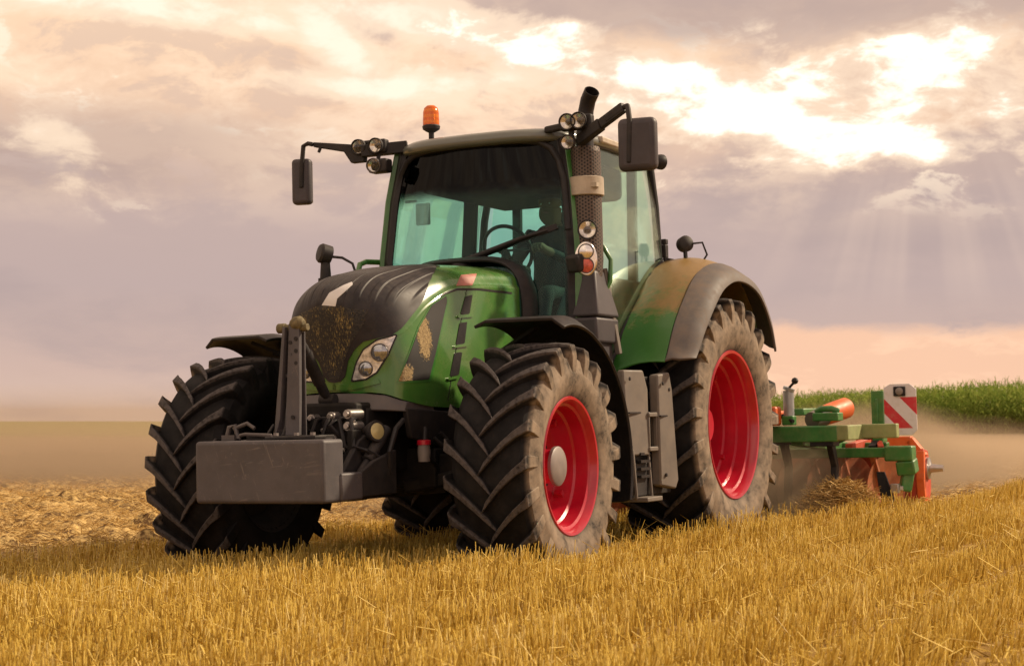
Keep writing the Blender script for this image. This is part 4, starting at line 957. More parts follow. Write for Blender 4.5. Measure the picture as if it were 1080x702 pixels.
# round lamp on a stalk beside the bonnet, with its cable
f0 = bp(343, 268, 'Y', -.58)
c = MB(); c.lathe([(-.045, .03), (-.035, .062), (.03, .066), (.045, .055), (.05, .001)], c=f0, axis=(.75, -.55, .2), n=24); c.tube([f0 + [0, 0, -.05], f0 + [0, 0, -.12], f0 + [.0, .0, -.28]], [.03, .035, .045], 14); c.lathe([(0, .05), (.04, .05)], c=f0 + [0, 0, -.20], n=16)
so = c.build('stalk_lamp', DARK, TR)
c = MB(); c.tube([f0 + [0, .05, -.02], f0 + [-.02, .12, -.03], f0 + [-.05, .18, -.07], f0 + [-.06, .21, -.17]], .009, 8); c.build('lamp_cable', BLACK, so)
r0 = bp(722, 257.5, 'Y', .95)
c = MB(); c.lathe([(-.04, .03), (-.03, .058), (.03, .062), (.045, .045), (.048, .001)], c=r0, axis=(.6, .7, .1), n=24); c.tube([r0 + [-.01, 0, -.05], r0 + [-.02, 0, -.15]], .016, 10); c.tube([r0 + [.03, .02, -.05], r0 + [.06, .03, -.15]], .010, 8)
c.bar(bp(700, 274, 'Y', .80), bp(738, 281, 'Y', 1.0), .04, .035); so = c.build('stalk_lamp', DARK, TR, bevel=.004)
c = MB(); c.tube([r0 + [0, .05, 0], r0 + [-.06, .12, .01], r0 + [-.10, .14, -.08], r0 + [-.06, .10, -.16]], .008, 8); c.build('lamp_cable', BLACK, so)
c = MB(); c.box(bp(701, 265, 'Y', .79), (.06, .04, .10)); c.box(bp(701, 255, 'Y', .79), (.05, .04, .04)); c.build('door_hinge', DARK, TR, bevel=.006)
# ================================================================ BALLAST BLOCK carried on the front linkage
BW = empty('ballast_weight', size=.5); BW.matrix_world = TM
thing(BW, 'heavy grey rectangular ballast block with upright mast, hanging in front of the tractor nose', 'ballast weight')
c = MB(); c.box((1.225, 0, .757), (.21, .874, .352)); c.build('block', CAST, BW, bevel=.022, segs=4)
c = MB(); c.box((1.06, .0, .665), (.22, .90, .155)); c.box((1.07, .0, .84), (.10, .62, .19)); c.build('carrier', CAST, BW, bevel=.012)
c = MB(); c.box((1.07, .04, .945), (.16, .50, .022)); c.box((1.16, .14, .944), (.12, .34, .016)); c.build('top_flange', DARK, BW, bevel=.004)
c = MB()
for y_ in (-.12, .0, .14, .25): c.lathe([(.955, .016), (.972, .016)], c=(1.15, y_, 0), n=6)
c.build('flange_bolt', HUBG, BW, each=True)
mx0 = .99
for k, (ya, yb, w_) in enumerate(((-.085, -.052, .03), (.002, .002, .075))):
    c = MB()
    if k == 0: c.prism([(mx0 + .05, -.095, .955), (mx0 + .05, -.065, 1.05), (mx0 + .02, -.045, 1.58), (mx0 - .06, -.045, 1.58), (mx0 - .10, -.065, 1.0), (mx0 - .10, -.095, .955)], (0, .018, 0))
    else: c.prism([(mx0 + .045, -.02, .955), (mx0 + .045, .075, .955), (mx0 + .015, .062, 1.15), (mx0, .058, 1.60), (mx0, -.015, 1.60), (mx0 + .005, -.02, 1.10)], (-.03, 0, 0))
    c.build('mast_plate', CAST, BW, bevel=.004)
c = MB(); c.box((mx0 - .02, -.02, 1.30), (.04, .08, .02)); c.box((mx0 - .05, .02, 1.2), (.012, .09, .7))
c.build('mast_web', CAST, BW, bevel=.003)
c = MB()
for z_ in (1.30, 1.37, 1.44, 1.51):
    c.lathe([(0, .012), (.004, .012)], c=(mx0 + .004, .038, z_), axis=(1, 0, 0), n=12); c.lathe([(0, .011), (.004, .011)], c=(mx0 + .004, -.0, z_ - .02), axis=(1, 0, 0), n=12)
c.lathe([(0, .012), (.004, .012)], c=(mx0 + .035, .03, 1.06), axis=(1, 0, 0), n=12)
c.build('mast_hole', BLACK, BW, each=True)
YEL = pm('chaffy_yellow', (.12, .095, .045), .7, var=.4, vscale=40, bump=.4, dust=.5, dustcol=(.20, .155, .06))
c = MB(); c.tube([(mx0 - .03, -.10, 1.575), (mx0 - .03, .10, 1.575)], .022, 12); c.lathe([(-.045, .02), (-.02, .038), (.02, .042), (.045, .02)], c=(mx0 - .02, .035, 1.60), axis=(0, 1, 0), n=16); c.lathe([(-.02, .03), (.03, .03)], c=(mx0 - .03, -.085, 1.575), axis=(0, 1, 0), n=12); c.build('link_pin', YEL, BW, bevel=.004)
c = MB(); g0 = (1.16, -.40, .955)
c.tube([(1.17, -.24, .945), (1.17, -.235, .962), (1.17, -.20, .968), (1.17, -.02, .958), (1.17, -.01, .945)], .011, 8)
c.tube([(1.13, -.36, .94), (1.13, -.34, 1.01), (1.13, -.30, 1.02), (1.13, -.28, .945)], .014, 8); c.tube([(1.13, -.31, 1.0), (1.12, -.22, 1.03), (1.12, -.17, 1.0)], .012, 8); c.box((1.13, -.33, .95), (.06, .09, .03))
c.build('lifting_handle', GREY, BW)

# ================================================================ DRIVER
DR = empty('person', size=.3); DR.matrix_world = TM @ Matrix.Translation((-2.30, .10, 1.87))
thing(DR, 'driver in a dark shirt and cap sitting at the wheel inside the tractor cab', 'person')
J = {'pel': (0, 0, .06, .15), 'bel': (.0, 0, .22, .145), 'che': (-.01, 0, .40, .16), 'nk0': (-.01, 0, .54, .085), 'nk': (.005, 0, .60, .058), 'hd0': (.02, 0, .67, .085), 'hd1': (.02, 0, .77, .098), 'hd2': (.005, 0, .84, .07), 'nose': (.115, 0, .715, .016), 'chin': (.085, 0, .65, .035)}
Ed = [('pel', 'bel'), ('bel', 'che'), ('che', 'nk0'), ('nk0', 'nk'), ('nk', 'hd0'), ('hd0', 'hd1'), ('hd1', 'hd2'), ('hd1', 'nose'), ('hd0', 'chin')]
for s_, t in ((1, 'l'), (-1, 'r')):
    J.update({'sh' + t: (0, .20 * s_, .50, .068), 'el' + t: (.16, .27 * s_, .27, .048), 'wr' + t: (.44, .17 * s_, .36, .032), 'pa' + t: (.52, .15 * s_, .38, .034), 'hi' + t: (.03, .10 * s_, .03, .10), 'kn' + t: (.45, .15 * s_, .06, .068), 'an' + t: (.52, .14 * s_, -.36, .045), 'to' + t: (.66, .15 * s_, -.42, .036)})
    Ed += [('nk0', 'sh' + t), ('sh' + t, 'el' + t), ('el' + t, 'wr' + t), ('wr' + t, 'pa' + t), ('pel', 'hi' + t), ('hi' + t, 'kn' + t), ('kn' + t, 'an' + t), ('an' + t, 'to' + t)]
    for k in range(4):
        y_ = s_ * (.115 + .022 * k); L = (.034, .040, .037, .028)[k]
        J.update({f'f{k}a{t}': (.555, y_, .40, .010), f'f{k}b{t}': (.565 + L * .3, y_, .375, .009), f'f{k}c{t}': (.55, y_ - s_ * .002, .352 + .01 * (k % 2), .008)})
        Ed += [('pa' + t, f'f{k}a{t}'), (f'f{k}a{t}', f'f{k}b{t}'), (f'f{k}b{t}', f'f{k}c{t}')]
    J.update({f'tha{t}': (.50, s_ * .11, .36, .011), f'thb{t}': (.535, s_ * .10, .345, .009)}); Ed += [('pa' + t, f'tha{t}'), (f'tha{t}', f'thb{t}')]
names_ = list(J); me = bpy.data.meshes.new('body'); me.from_pydata([J[k][:3] for k in names_], [(names_.index(a), names_.index(b)) for a, b in Ed], [])
def person_mat():
    mt = CLOTH.copy(); mt.name = 'driver_cloth_skin'; t = NT(mt.node_tree); b = t.n['Principled BSDF']
    gx, gy, gz = t.sep(E(t, t.new('ShaderNodeTexCoord').outputs['Object']))
    f = t.ss(gz, .575, .59).max(t.ss(gx, .40, .42) * t.ss(gz, .25, .27))
    t.put(b.inputs['Base Color'], t.mix(f, t.mix(t.ss(gz, .10, .12), (.010, .010, .012), (.012, .013, .018)), (.20, .115, .08))); return mt  # shirt and skin darkened in colour to read as a backlit silhouette
me.materials.append(person_mat())
body = bpy.data.objects.new('body', me); COL.objects.link(body); body.parent = DR
sk = body.modifiers.new('skin', 'SKIN'); sk.use_smooth_shade = True
for i, k in enumerate(names_): r_ = J[k][3]; me.skin_vertices[0].data[i].radius = (r_, r_); me.skin_vertices[0].data[i].use_root = (i == 0)
ssf = body.modifiers.new('sub', 'SUBSURF'); ssf.levels = 2; ssf.render_levels = 2
c = MB(); c.lathe([(.79, .098), (.83, .105), (.87, .092), (.895, .05), (.90, .001)], c=(.01, 0, 0), n=24)
c.sheet([[(.09 + .09 * math.cos(a) * q, .085 * math.sin(a) * (1 if q else 1), .805 - .01 * q) for a in np.linspace(-1.35, 1.35, 9)] for q in (0, .5, 1)], thick=.006); c.build('cap', CAPCL, body)
c = MB()
for s_ in (1, -1): c.lathe([(-.01, .012), (.006, .010), (.01, .002)], c=(.102, .034 * s_, .745), axis=(1, 0, 0), n=12)
c.build('eye', WHITE, body, each=True); c = MB(); c.box((.108, 0, .682), (.01, .045, .010)); c.build('mouth', PINK, body, bevel=.004)

# ================================================================ CULTIVATOR behind the tractor
IM = empty('disc_cultivator', size=.8); IM.matrix_world = TM
thing(IM, 'green and orange disc cultivator with a striped warning board, working behind the tractor', 'cultivator')
c = MB(); c.box((-4.63, 0, .845), (.20, 3.16, .135)); c.build('main_beam', IGREEN, IM, bevel=.012)
c = MB(); c.box((-4.78, 1.62, .85), (.50, .10, .125)); c.box((-5.0, 1.79, .855), (.10, .34, .12)); c.box((-4.78, -1.62, .85), (.50, .10, .125)); c.build('side_arm', pm('dusty_green', (.22, .26, .10), .6, var=.2, dust=.6, dustcol=(.40, .33, .18)), IM, bevel=.01)
c = MB(); c.box((-5.42, 0, .665), (.10, 3.70, .085)); c.box((-5.85, 0, .70), (.10, 3.3, .09)); c.build('tool_beam', IGREEN, IM, bevel=.008)
c = MB()
for y_ in (-1.2, -.4, .4, 1.2):
    c.bar((-4.63, y_, .80), (-5.95, y_, .70), .10, .10)
for s_ in (1, -1): c.bar((-3.55, .42 * s_, .55), (-4.63, .62 * s_, .84), .09, .12)
c.bar((-3.6, 0, 1.15), (-4.63, 0, .92), .08); c.bar((-4.63, .25, .9), (-4.0, .12, 1.35), .07, .05); c.bar((-4.63, -.25, .9), (-4.0, -.12, 1.35), .07, .05); c.bar((-4.0, -.15, 1.33), (-4.0, .15, 1.33), .08)
c.build('drawbar_frame', IGREEN, IM, bevel=.008)
# orange tubular guard with green end, running back over the frame
g1 = Vector(bp(856, 443, 'X', -4.75)); g2 = Vector(bp(893, 429.5, 'X', -5.25)); gd = (g2 - g1).normalized()
c = MB(); c.tube([g1, g1.lerp(g2, .35)], [.070, .082], 24); c.build('dusty_sleeve', BEIGE, IM)
c = MB(); c.tube([g1.lerp(g2, .33), g1.lerp(g2, .6), g2 - gd * .02, g2], [.084, .090, .090, .078], 28)
c.build('orange_guard', IORANGE, IM)
gm = Vector(bp(873, 438, 'X', -4.68)); c = MB(); c.box(gm + Vector((0, 0, -.01)), (.16, .22, .07)); c.tube([gm + Vector((.0, -.10, .03)), gm + Vector((.02, -.04, .055)), gm + Vector((.02, .04, .055)), gm + Vector((0, .10, .03))], .028, 10); c.build('valve_cover', IGREEN, IM, bevel=.01)
c = MB(); c.box((-4.5, 1.02, 1.00), (.16, .15, .16)); c.box((-4.9, .7, 1.02), (.7, .5, .05)); c.build('orange_box', IORANGE, IM, bevel=.02)
c = MB(); c.box((-5.1, 1.15, 1.03), (.7, .16, .06)); c.bar((-4.6, 1.15, .92), (-4.6, 1.15, 1.0), .1); c.build('hose_tray', IGREEN, IM, bevel=.01)
# parking cylinder with round knob
c = MB(); c.tube([(-4.60, 1.15, .92), (-4.60, 1.15, 1.21)], .045, 16); c.tube([(-4.60, 1.15, 1.21), (-4.60, 1.16, 1.235)], .05, 16); cyl = c.build('hydraulic_cylinder', pm('pale_cylinder', (.36, .38, .39), .35, metal=.4, dust=.3), IM)
c = MB(); c.tube([(-4.60, 1.16, 1.235), (-4.60, 1.20, 1.275)], .012, 8); c.lathe([(-.03, .001), (-.02, .022), (0, .03), (.02, .022), (.03, .001)], c=(-4.60, 1.21, 1.29), n=16); c.build('knob', BLACK, cyl)
# clamped tines
def tine(y0, x0, z0, sc=1.0):
    t_ = MB(); t_.prism([(x0 + .06, y0, z0), (x0 - .06, y0, z0), (x0 - .16, y0, z0 - .22), (x0 - .12, y0, z0 - .45), (x0 - .02, y0, z0 - .62), (x0 + .03, y0, z0 - .60), (x0 - .04, y0, z0 - .42), (x0 - .08, y0, z0 - .22)], (0, .05, 0)); return t_
c = tine(1.46, -4.63, .79); c.box((-4.63, 1.44, .77), (.18, .20, .06)); ti = c.build('tine', BLACK, IM, bevel=.006)
for y_ in (-1.3, -.7, -.1, .5, 1.05):
    c = tine(y_, -4.66, .79); c.box((-4.66, y_ + .02, .78), (.18, .16, .05)); c.build('tine', BLACK, IM, bevel=.006)
# bracket block with arm and the black levelling paddle
c = MB(); c.box((-5.40, 1.87, .655), (.17, .24, .13)); c.bar((-5.40, 1.92, .60), (-5.42, 1.93, .48), .16, .16); c.bar((-5.42, 1.93, .50), (-5.40, 1.90, .33), .085, .10); c.build('end_bracket', IGREEN, IM, bevel=.015)
c = MB(); c.prism([(-5.36, 1.665, .50), (-5.36, 1.735, .50), (-5.28, 1.79, .40), (-5.22, 1.87, .225), (-5.22, 1.80, .21), (-5.24, 1.735, .25), (-5.33, 1.69, .38)], (-.035, 0, 0)); pd = c.build('levelling_paddle', BLACK, IM, bevel=.005)
c = MB(); c.box((-5.30, 1.845, .36), (.08, .07, .08)); c.bar((-5.38, 1.90, .36), (-5.30, 1.83, .36), .04); c.box((-5.215, 1.83, .245), (.02, .025, .04)); c.build('paddle_clamp', STEEL, IM, bevel=.006)
# discs
def disc(x_, y_, z_, r_):
    q_ = MB(); a_ = Vector((.32, 1, 0)).normalized(); prof = []
    vs = []; n = 40
    q_.lathe([(-.03, .05), (.0, .05), (.0, .06), (.028, r_ * .6), (.065, r_), (.070, r_), (.034, r_ * .6), (.01, .05), (.02, .04)], c=(x_, y_, z_), axis=a_, n=n); return q_
DISCM = pm('disc_steel', (.44, .14, .06), .5, metal=.3, var=.3, dust=.6, dustcol=(.42, .30, .19))
for k in range(13):
    y_ = -1.62 + .27 * k; c = disc(-5.62, y_, .33, .30); c.bar((-5.42, y_, .64), (-5.62, y_ + .02, .34), .05, .03); c.build('disc', DISCM, IM)
# packer roller with its orange side plates
c = MB(); c.tube([(-6.25, -1.75, .38), (-6.25, 1.78, .38)], .20, 32)
for k in range(17):
    y_ = -1.70 + .215 * k; c.lathe([(-.045, .20), (-.03, .285), (.03, .285), (.045, .20)], c=(-6.25, y_, .36), axis=(0, 1, 0), n=40)
c.build('packer_roller', DISCM, IM)
c = MB(); c.box((-5.98, .05, .50), (.03, 3.35, .30), rot=(0, .25, 0)); c.build('scraper_board', IRED, IM, bevel=.008)
c = MB()
for k in range(14): c.bar((-5.96, -1.60 + .25 * k, .65), (-6.05, -1.60 + .25 * k, .33), .05, .02)
c.build('scraper', IORANGE, IM, each=True)
for s_ in (1, -1):
    c = MB(); c.bar((-6.1, 1.30 * s_, .745), (-6.1, 1.80 * s_, .745), .10, .09); c.bar((-6.1, 1.78 * s_, .76), (-6.1, 1.905 * s_, .60), .10, .075); c.build('roller_arm', IORANGE, IM, bevel=.008)
    c = MB(); c.prism([(-6.04, 1.88 * s_, .68), (-6.20, 1.88 * s_, .66), (-6.30, 1.88 * s_, .50), (-6.28, 1.88 * s_, .30), (-6.18, 1.88 * s_, .16), (-6.05, 1.88 * s_, .16), (-6.00, 1.88 * s_, .40)], (0, .035 * s_, 0)); c.box((-6.05, 1.80 * s_, .38), (.05, .10, .44)); sp = c.build('side_plate', IRED, IM, bevel=.006)
    c = MB(); c.bar((-6.02, 1.895 * s_, .66), (-5.985, 1.895 * s_, .40), .07, .05); c.bar((-5.985, 1.895 * s_, .42), (-6.03, 1.895 * s_, .14), .07, .05); c.build('plate_edge', IORANGE, sp, bevel=.006)
    c = MB(); c.lathe([(1.90, .10), (1.935, .10), (1.94, .06), (1.95, .04), (2.06, .028)] if s_ > 0 else [(-2.06, .028), (-1.95, .04), (-1.94, .06), (-1.935, .10), (-1.90, .10)], c=(-6.16, 0, .50), axis=(0, 1, 0), n=20); c.build('roller_bearing', STEEL, sp)
    c = MB()
    for z_ in (.24, .36, .48): c.lathe([(0, .022), (.02, .022)], c=(-6.02, 1.795 * s_, z_), axis=(1, 0, 0), n=8)
    c.build('plate_bolt', IRED, sp, each=True)
# warning board on its post
c = MB(); c.box((-5.62, 1.632, .98), (.06, .105, .44)); c.box((-5.585, 1.63, 1.0), (.012, .022, .26)); c.box((-5.62, 1.64, .775), (.16, .09, .05)); pst = c.build('board_post', IGREEN, IM, bevel=.006)
def board_mat():
    mt = bpy.data.materials.new('hatched_board'); mt.use_nodes = True; t = NT(mt.node_tree); b = t.n['Principled BSDF']
    gx, gy, gz = t.sep(E(t, t.new('ShaderNodeTexCoord').outputs['Object']))
    # two broad red bars falling to the right on white, white plain field on top
    u = (gy - 1.69) / .28; v = (gz - .81) / .445
    q_ = v + u * .66
    band = t.ss(q_, .425, .435) * t.ss(q_, .725, .715) * t.ss(v, .125, .135)
    band2 = t.ss(q_, 1.06, 1.07)
    f = (band.max(band2)) * t.ss(v, .745, .735)
    n = t.noise(t.comb(gy * 20, gz * 20, .0), 1.0, 5, .6)
    c_ = t.mix(f, (.66, .63, .65), (.55, .03, .045)); c_ = t.mix(t.ss(n, .45, .8) * .35, c_, (.40, .32, .24))
    t.put(b.inputs['Base Color'], c_); b.inputs['Roughness'].default_value = .4; return mt
c = MB(); y0, y1, z0, z1, ch = 1.69, 1.975, .81, 1.255, .04
c.prism([(-5.60, y0 + ch, z0), (-5.60, y1 - ch, z0), (-5.60, y1, z0 + ch), (-5.60, y1, z1 - ch * 1.2), (-5.60, y1 - ch * 1.4, z1), (-5.60, y0 + ch * 1.4, z1), (-5.60, y0, z1 - ch * .8), (-5.60, y0, z0 + ch)], (-.014, 0, 0))
wb = c.build('warning_board', board_mat(), IM, bevel=.003)
c = MB(); c.box((-5.592, 1.832, 1.19), (.02, .105, .085)); lf = c.build('marker_lamp', BLACK, wb, bevel=.008)
c = MB(); c.lathe([(0, .034), (.012, .032), (.018, .02), (.02, .001)], c=(-5.582, 1.834, 1.19), axis=(1, 0, 0), n=24); c.build('lamp_lens', HUBG, wb)
c = MB()
for y_ in (1.60, 1.735): c.lathe([(0, .024), (.014, .022), (.016, .001)], c=(-5.575, y_, .845), axis=(1, 0, 0), n=16)
c.build('reflector', pm('red_reflector', (.45, .06, .03), .25), pst, each=True)
c = MB(); c.tube([(-5.42, 1.2, .71), (-5.5, 1.4, .80), (-5.55, 1.56, .79), (-5.6, 1.62, .8)], .016, 8); c.tube([(-4.63, .9, .93), (-4.6, 1.1, 1.0), (-4.55, 1.2, .95)], .018, 8); c.bar((-5.42, 1.62, .70), (-5.62, 1.63, .77), .06, .05); c.bar((-6.1, 1.34, .75), (-6.1, 1.50, .765), .11, .1); c.build('cable_and_hose', BLACK, IM)
c = MB(); c.bar((-5.42, 1.42, .705), (-6.1, 1.42, .745), .07, .08); c.bar((-5.42, -1.42, .705), (-6.1, -1.42, .745), .07, .08); c.bar((-5.42, 1.70, .70), (-5.6, 1.63, .76), .05, .05); c.build('roller_link', IRED, IM, bevel=.006)

# ================================================================ GROUND
def hash2(ix, iy, s):
    h = (ix.astype(np.int64) * 374761393 + iy.astype(np.int64) * 668265263 + s * 1442695041) & 0xffffffff
    h = ((h ^ (h >> 13)) * 1274126177) & 0xffffffff
    return ((h ^ (h >> 16)) & 0xffff) / 65535.0
def vn(x, y, s=0):
    ix = np.floor(x); iy = np.floor(y); fx = x - ix; fy = y - iy; fx = fx * fx * (3 - 2 * fx); fy = fy * fy * (3 - 2 * fy)
    a = hash2(ix, iy, s); b = hash2(ix + 1, iy, s); c_ = hash2(ix, iy + 1, s); d_ = hash2(ix + 1, iy + 1, s)
    return (a * (1 - fx) + b * fx) * (1 - fy) + (c_ * (1 - fx) + d_ * fx) * fy
def fbm(x, y, o=4, s=0, g=.5):
    r_ = 0; am = 1; tot = 0
    for k in range(o): r_ = r_ + am * vn(x * 2 ** k, y * 2 ** k, s + k * 17); tot += am; am *= g
    return r_ / tot
def sstep(x, a, b): t = np.clip((x - a) / (b - a), 0, 1); return t * t * (3 - 2 * t)
def tilled(x, y):
    """1 where the soil has been worked: right of the tractor's track and behind the cultivator"""
    wob = (fbm(x * .9, y * .9, 3, 5) - .5) * .5
    a = sstep(y + wob, -2.35, -2.6); b = sstep(x + wob, -4.6, -5.4) * sstep(y + wob, 2.25, 2.0)
    return np.maximum(a, b)
def gheight(x, y):
    d_ = np.hypot(x - CAM[0], y - CAM[1]); t = tilled(x, y); fade = np.clip(40 / (d_ + 1), 0, 1)
    cl = fbm(x * 3.1, y * 3.1, 5, 11, .62) - .5; cl2 = np.maximum(0, vn(x * 4.2, y * 4.2, 31) - .60) * .38
    rise = .034 * np.clip(y + 1.3, 0, 3.2) + .012 * np.clip(-x, 0, 9) * sstep(y, .3, 1.6)      # the field climbs a little towards the tractor's left side
    return .085 + rise + ((fbm(x * 2, y * 2, 3, 3) - .5) * .05 * (1 - t) + t * (cl * .20 + cl2 * .55)) * fade - .03 * sstep(-y, .3, 1.6) * (1 - t)
baz = math.atan2(FH[1], FH[0])
azs = np.concatenate([np.linspace(-180, -26, 50)[:-1], np.linspace(-26, 26, 560), np.linspace(26, 180, 50)[1:]])
rad = [.6]
while rad[-1] < 9000: rad.append(rad[-1] * (1.0065 if 5 < rad[-1] < 60 else 1.06))
rad = np.array(rad); th_ = baz + np.radians(azs)
GX = CAM[0] + rad[:, None] * np.cos(th_)[None]; GY = CAM[1] + rad[:, None] * np.sin(th_)[None]; GZ = gheight(GX, GY)
nr_, na_ = GX.shape; idg = np.arange(nr_ * na_).reshape(nr_, na_)
qd = np.stack([idg[:-1, :-1], idg[1:, :-1], idg[1:, 1:], idg[:-1, 1:]], -1).reshape(-1, 4)
def ground_mat():
    mt = bpy.data.materials.new('field_soil'); mt.use_nodes = True; t = NT(mt.node_tree); b = t.n['Principled BSDF']
    pos = E(t, t.new('ShaderNodeNewGeometry').outputs['Position']); px, py, pz = t.sep(pos)
    n1_ = t.noise(pos, 1.3, 8, .65); n2_ = t.noise(pos, 14, 8, .7); n3_ = t.noise(t.comb(px * 1.0, py * 6.0, .0), 5, 5, .65)
    wob = (n1_ - .5) * .5
    ta = t.ss(py + wob, -2.3, -2.6).max(t.ss(px + wob, -4.6, -5.4) * t.ss(py + wob, 2.3, 2.0))
    straw = t.mix(t.ss(n2_, .3, .72), (.17, .095, .028), (.46, .30, .085))
    soil = t.mix(t.ss(n2_ + (n1_ - .5) * .5, .40, .60), (.10, .055, .023), (.60, .42, .165))
    soil = t.mix(t.ss(n1_, .45, .75) * .5, soil, (.46, .31, .14))
    c_ = t.mix(ta, straw, soil)
    # far away: worked field, then a pale green crop towards the horizon on the left
    dd = t.vmath('LENGTH', t.vmath('SUBTRACT', pos, tuple(CAM)))
    lat = t.vmath('DOT_PRODUCT', t.vmath('SUBTRACT', pos, tuple(CAM)), tuple(W_R))
    far = t.ss(dd, 22, 45)
    c_ = t.mix(far, c_, t.mix(t.noise(t.comb(px * .05, py * .25, 0.0), 1.0, 4, .6), (.30, .195, .095), (.42, .28, .13)))
    crop = t.ss(dd + (n1_ - .5) * 10, 50, 60) * t.ss(lat, 6, -6)
    c_ = t.mix(crop, c_, t.mix(t.noise(t.comb(px * .03, py * .3, 0.0), 1.0, 4, .6), (.17, .16, .05), (.25, .22, .075)))
    t.put(b.inputs['Base Color'], c_); b.inputs['Roughness'].default_value = .95; b.inputs['Specular IOR Level'].default_value = .1
    t.put(b.inputs['Normal'], t.bump(n2_ + n1_, .7, .03)); return mt
GO = bigmesh('ground', np.stack([GX, GY, GZ], -1).reshape(-1, 3), qd, ground_mat()); GO['kind'] = 'structure'; GO['label'] = 'harvested field with worked soil, flat to the horizon'
GO.data.polygons.foreach_set('use_smooth', [True] * len(GO.data.polygons))

# ---------------------------------------------------------------- straw: standing stubble and chopped bits
def straw_mat(name, stops, trans=.3):
    mt = bpy.data.materials.new(name); mt.use_nodes = True; t = NT(mt.node_tree); t.n.clear()
    o = t.new('ShaderNodeOutputMaterial'); g = t.new('ShaderNodeNewGeometry'); ri = E(t, g.outputs['Random Per Island']); pos = E(t, g.outputs['Position'])
    n = t.noise(pos, .55, 4, .6)
    c_ = t.ramp((ri * .75 + n * .55 - .13), stops)
    df = t.new('ShaderNodeBsdfDiffuse'); tl_ = t.new('ShaderNodeBsdfTranslucent'); gl = t.new('ShaderNodeBsdfGlossy'); gl.inputs[1].default_value = .45
    t.put(df.inputs[0], c_); t.put(tl_.inputs[0], c_); gl.inputs[0].default_value = (.9, .8, .6, 1)
    m1 = t.new('ShaderNodeMixShader'); m1.inputs[0].default_value = trans; t.l.new(df.outputs[0], m1.inputs[1]); t.l.new(tl_.outputs[0], m1.inputs[2])
    m2 = t.new('ShaderNodeMixShader'); m2.inputs[0].default_value = .04; t.l.new(m1.outputs[0], m2.inputs[1]); t.l.new(gl.outputs[0], m2.inputs[2]); t.l.new(m2.outputs[0], o.inputs[0]); return mt
ST_M = straw_mat('stubble_straw', [(.0, (.20, .105, .018)), (.22, (.52, .33, .052)), (.5, (.75, .55, .115)), (.75, (.85, .66, .19)), (1.0, (.88, .74, .36))])
LT_M = straw_mat('chopped_straw', [(.0, (.18, .095, .03)), (.3, (.44, .26, .075)), (.6, (.64, .42, .14)), (1.0, (.78, .58, .27))], .2)
def stalks(base, dirv, L, wd, bend=None):
    """three-sided tapered stalks; base (n,3), unit dir (n,3), length, width"""
    n = len(base); a = np.cross(dirv, np.array([.3, .9, .2])); a /= np.linalg.norm(a, axis=1, keepdims=True); b_ = np.cross(dirv, a)
    ph = rng.uniform(0, 6.28, n); V = np.empty((n, 6, 3))
    for k in range(3):
        an = ph + k * 2.0944; off = a * np.cos(an)[:, None] + b_ * np.sin(an)[:, None]
        V[:, k] = base + off * wd[:, None]; V[:, 3 + k] = base + dirv * L[:, None] + off * (wd * .8)[:, None] + (bend if bend is not None else 0)
    q_ = np.array([(0, 1, 4, 3), (1, 2, 5, 4), (2, 0, 3, 5)]); F = (np.arange(n) * 6)[:, None, None] + q_[None]
    return V.reshape(-1, 3), F.reshape(-1, 4)
def sample(n, d0, d1, u0, u1, pw=1.0):
    d_ = (d0 ** pw + rng.uniform(0, 1, n) * (d1 ** pw - d0 ** pw)) ** (1 / pw); u = rng.uniform(u0, u1, n)
    P = CAM[None, :2] + d_[:, None] * (FH[None, :2] + u[:, None] * W_R[None, :2]); return P[:, 0], P[:, 1], d_
N1 = 285000
sx, sy, sdst = sample(N1, 4.2, 26, -.44, .62, 1.15)
pitch = .125; row = np.round(sy / pitch); sy = row * pitch + rng.normal(0, .017, N1) + .03 * np.sin(sx * 1.3 + row)
cl = fbm(sx * 1.1, sy * 2.5, 3, 71); keep = (tilled(sx, sy) < .5) & (rng.uniform(0, 1, N1) < (.50 + 1.1 * np.clip(cl - .25, 0, 1)) * (.30 + .95 * (.5 + .5 * np.sin(sy * 2 * math.pi / .58 + .6 * np.sin(sx * .35)))))
# the wheels flatten what they have run over
for wx_, wy_, hw_ in ((0, 1.07, .30), (0, -1.07, .30)): keep &= ~((sx < .25) & (np.abs(sy - wy_) < hw_) & (sx > -5))
keep &= ~((sx < -3.2) & (np.abs(sy) < 1.9) & (rng.uniform(0, 1, N1) < .6))
sx, sy = sx[keep], sy[keep]; n = len(sx)
band = .5 + .5 * np.sin(sy * 2 * math.pi / .58 + .6 * np.sin(sx * .35)); Ls = np.clip(rng.normal(.108, .02, n) * (.72 + .5 * fbm(sx * .8, sy * .8, 3, 41)) * (.68 + .56 * band), .045, .20)
lean = rng.normal(0, .17, (n, 2)) + np.array([.03, .05]) + (fbm(sx * .7, sy * .7, 2, 93) - .5)[:, None] * np.array([.25, .35])
dv = np.concatenate([lean, np.ones((n, 1))], 1); dv /= np.linalg.norm(dv, axis=1, keepdims=True)
V1, Q1 = stalks(np.stack([sx, sy, gheight(sx, sy) - .01], 1), dv, Ls, rng.uniform(.0018, .0038, n))
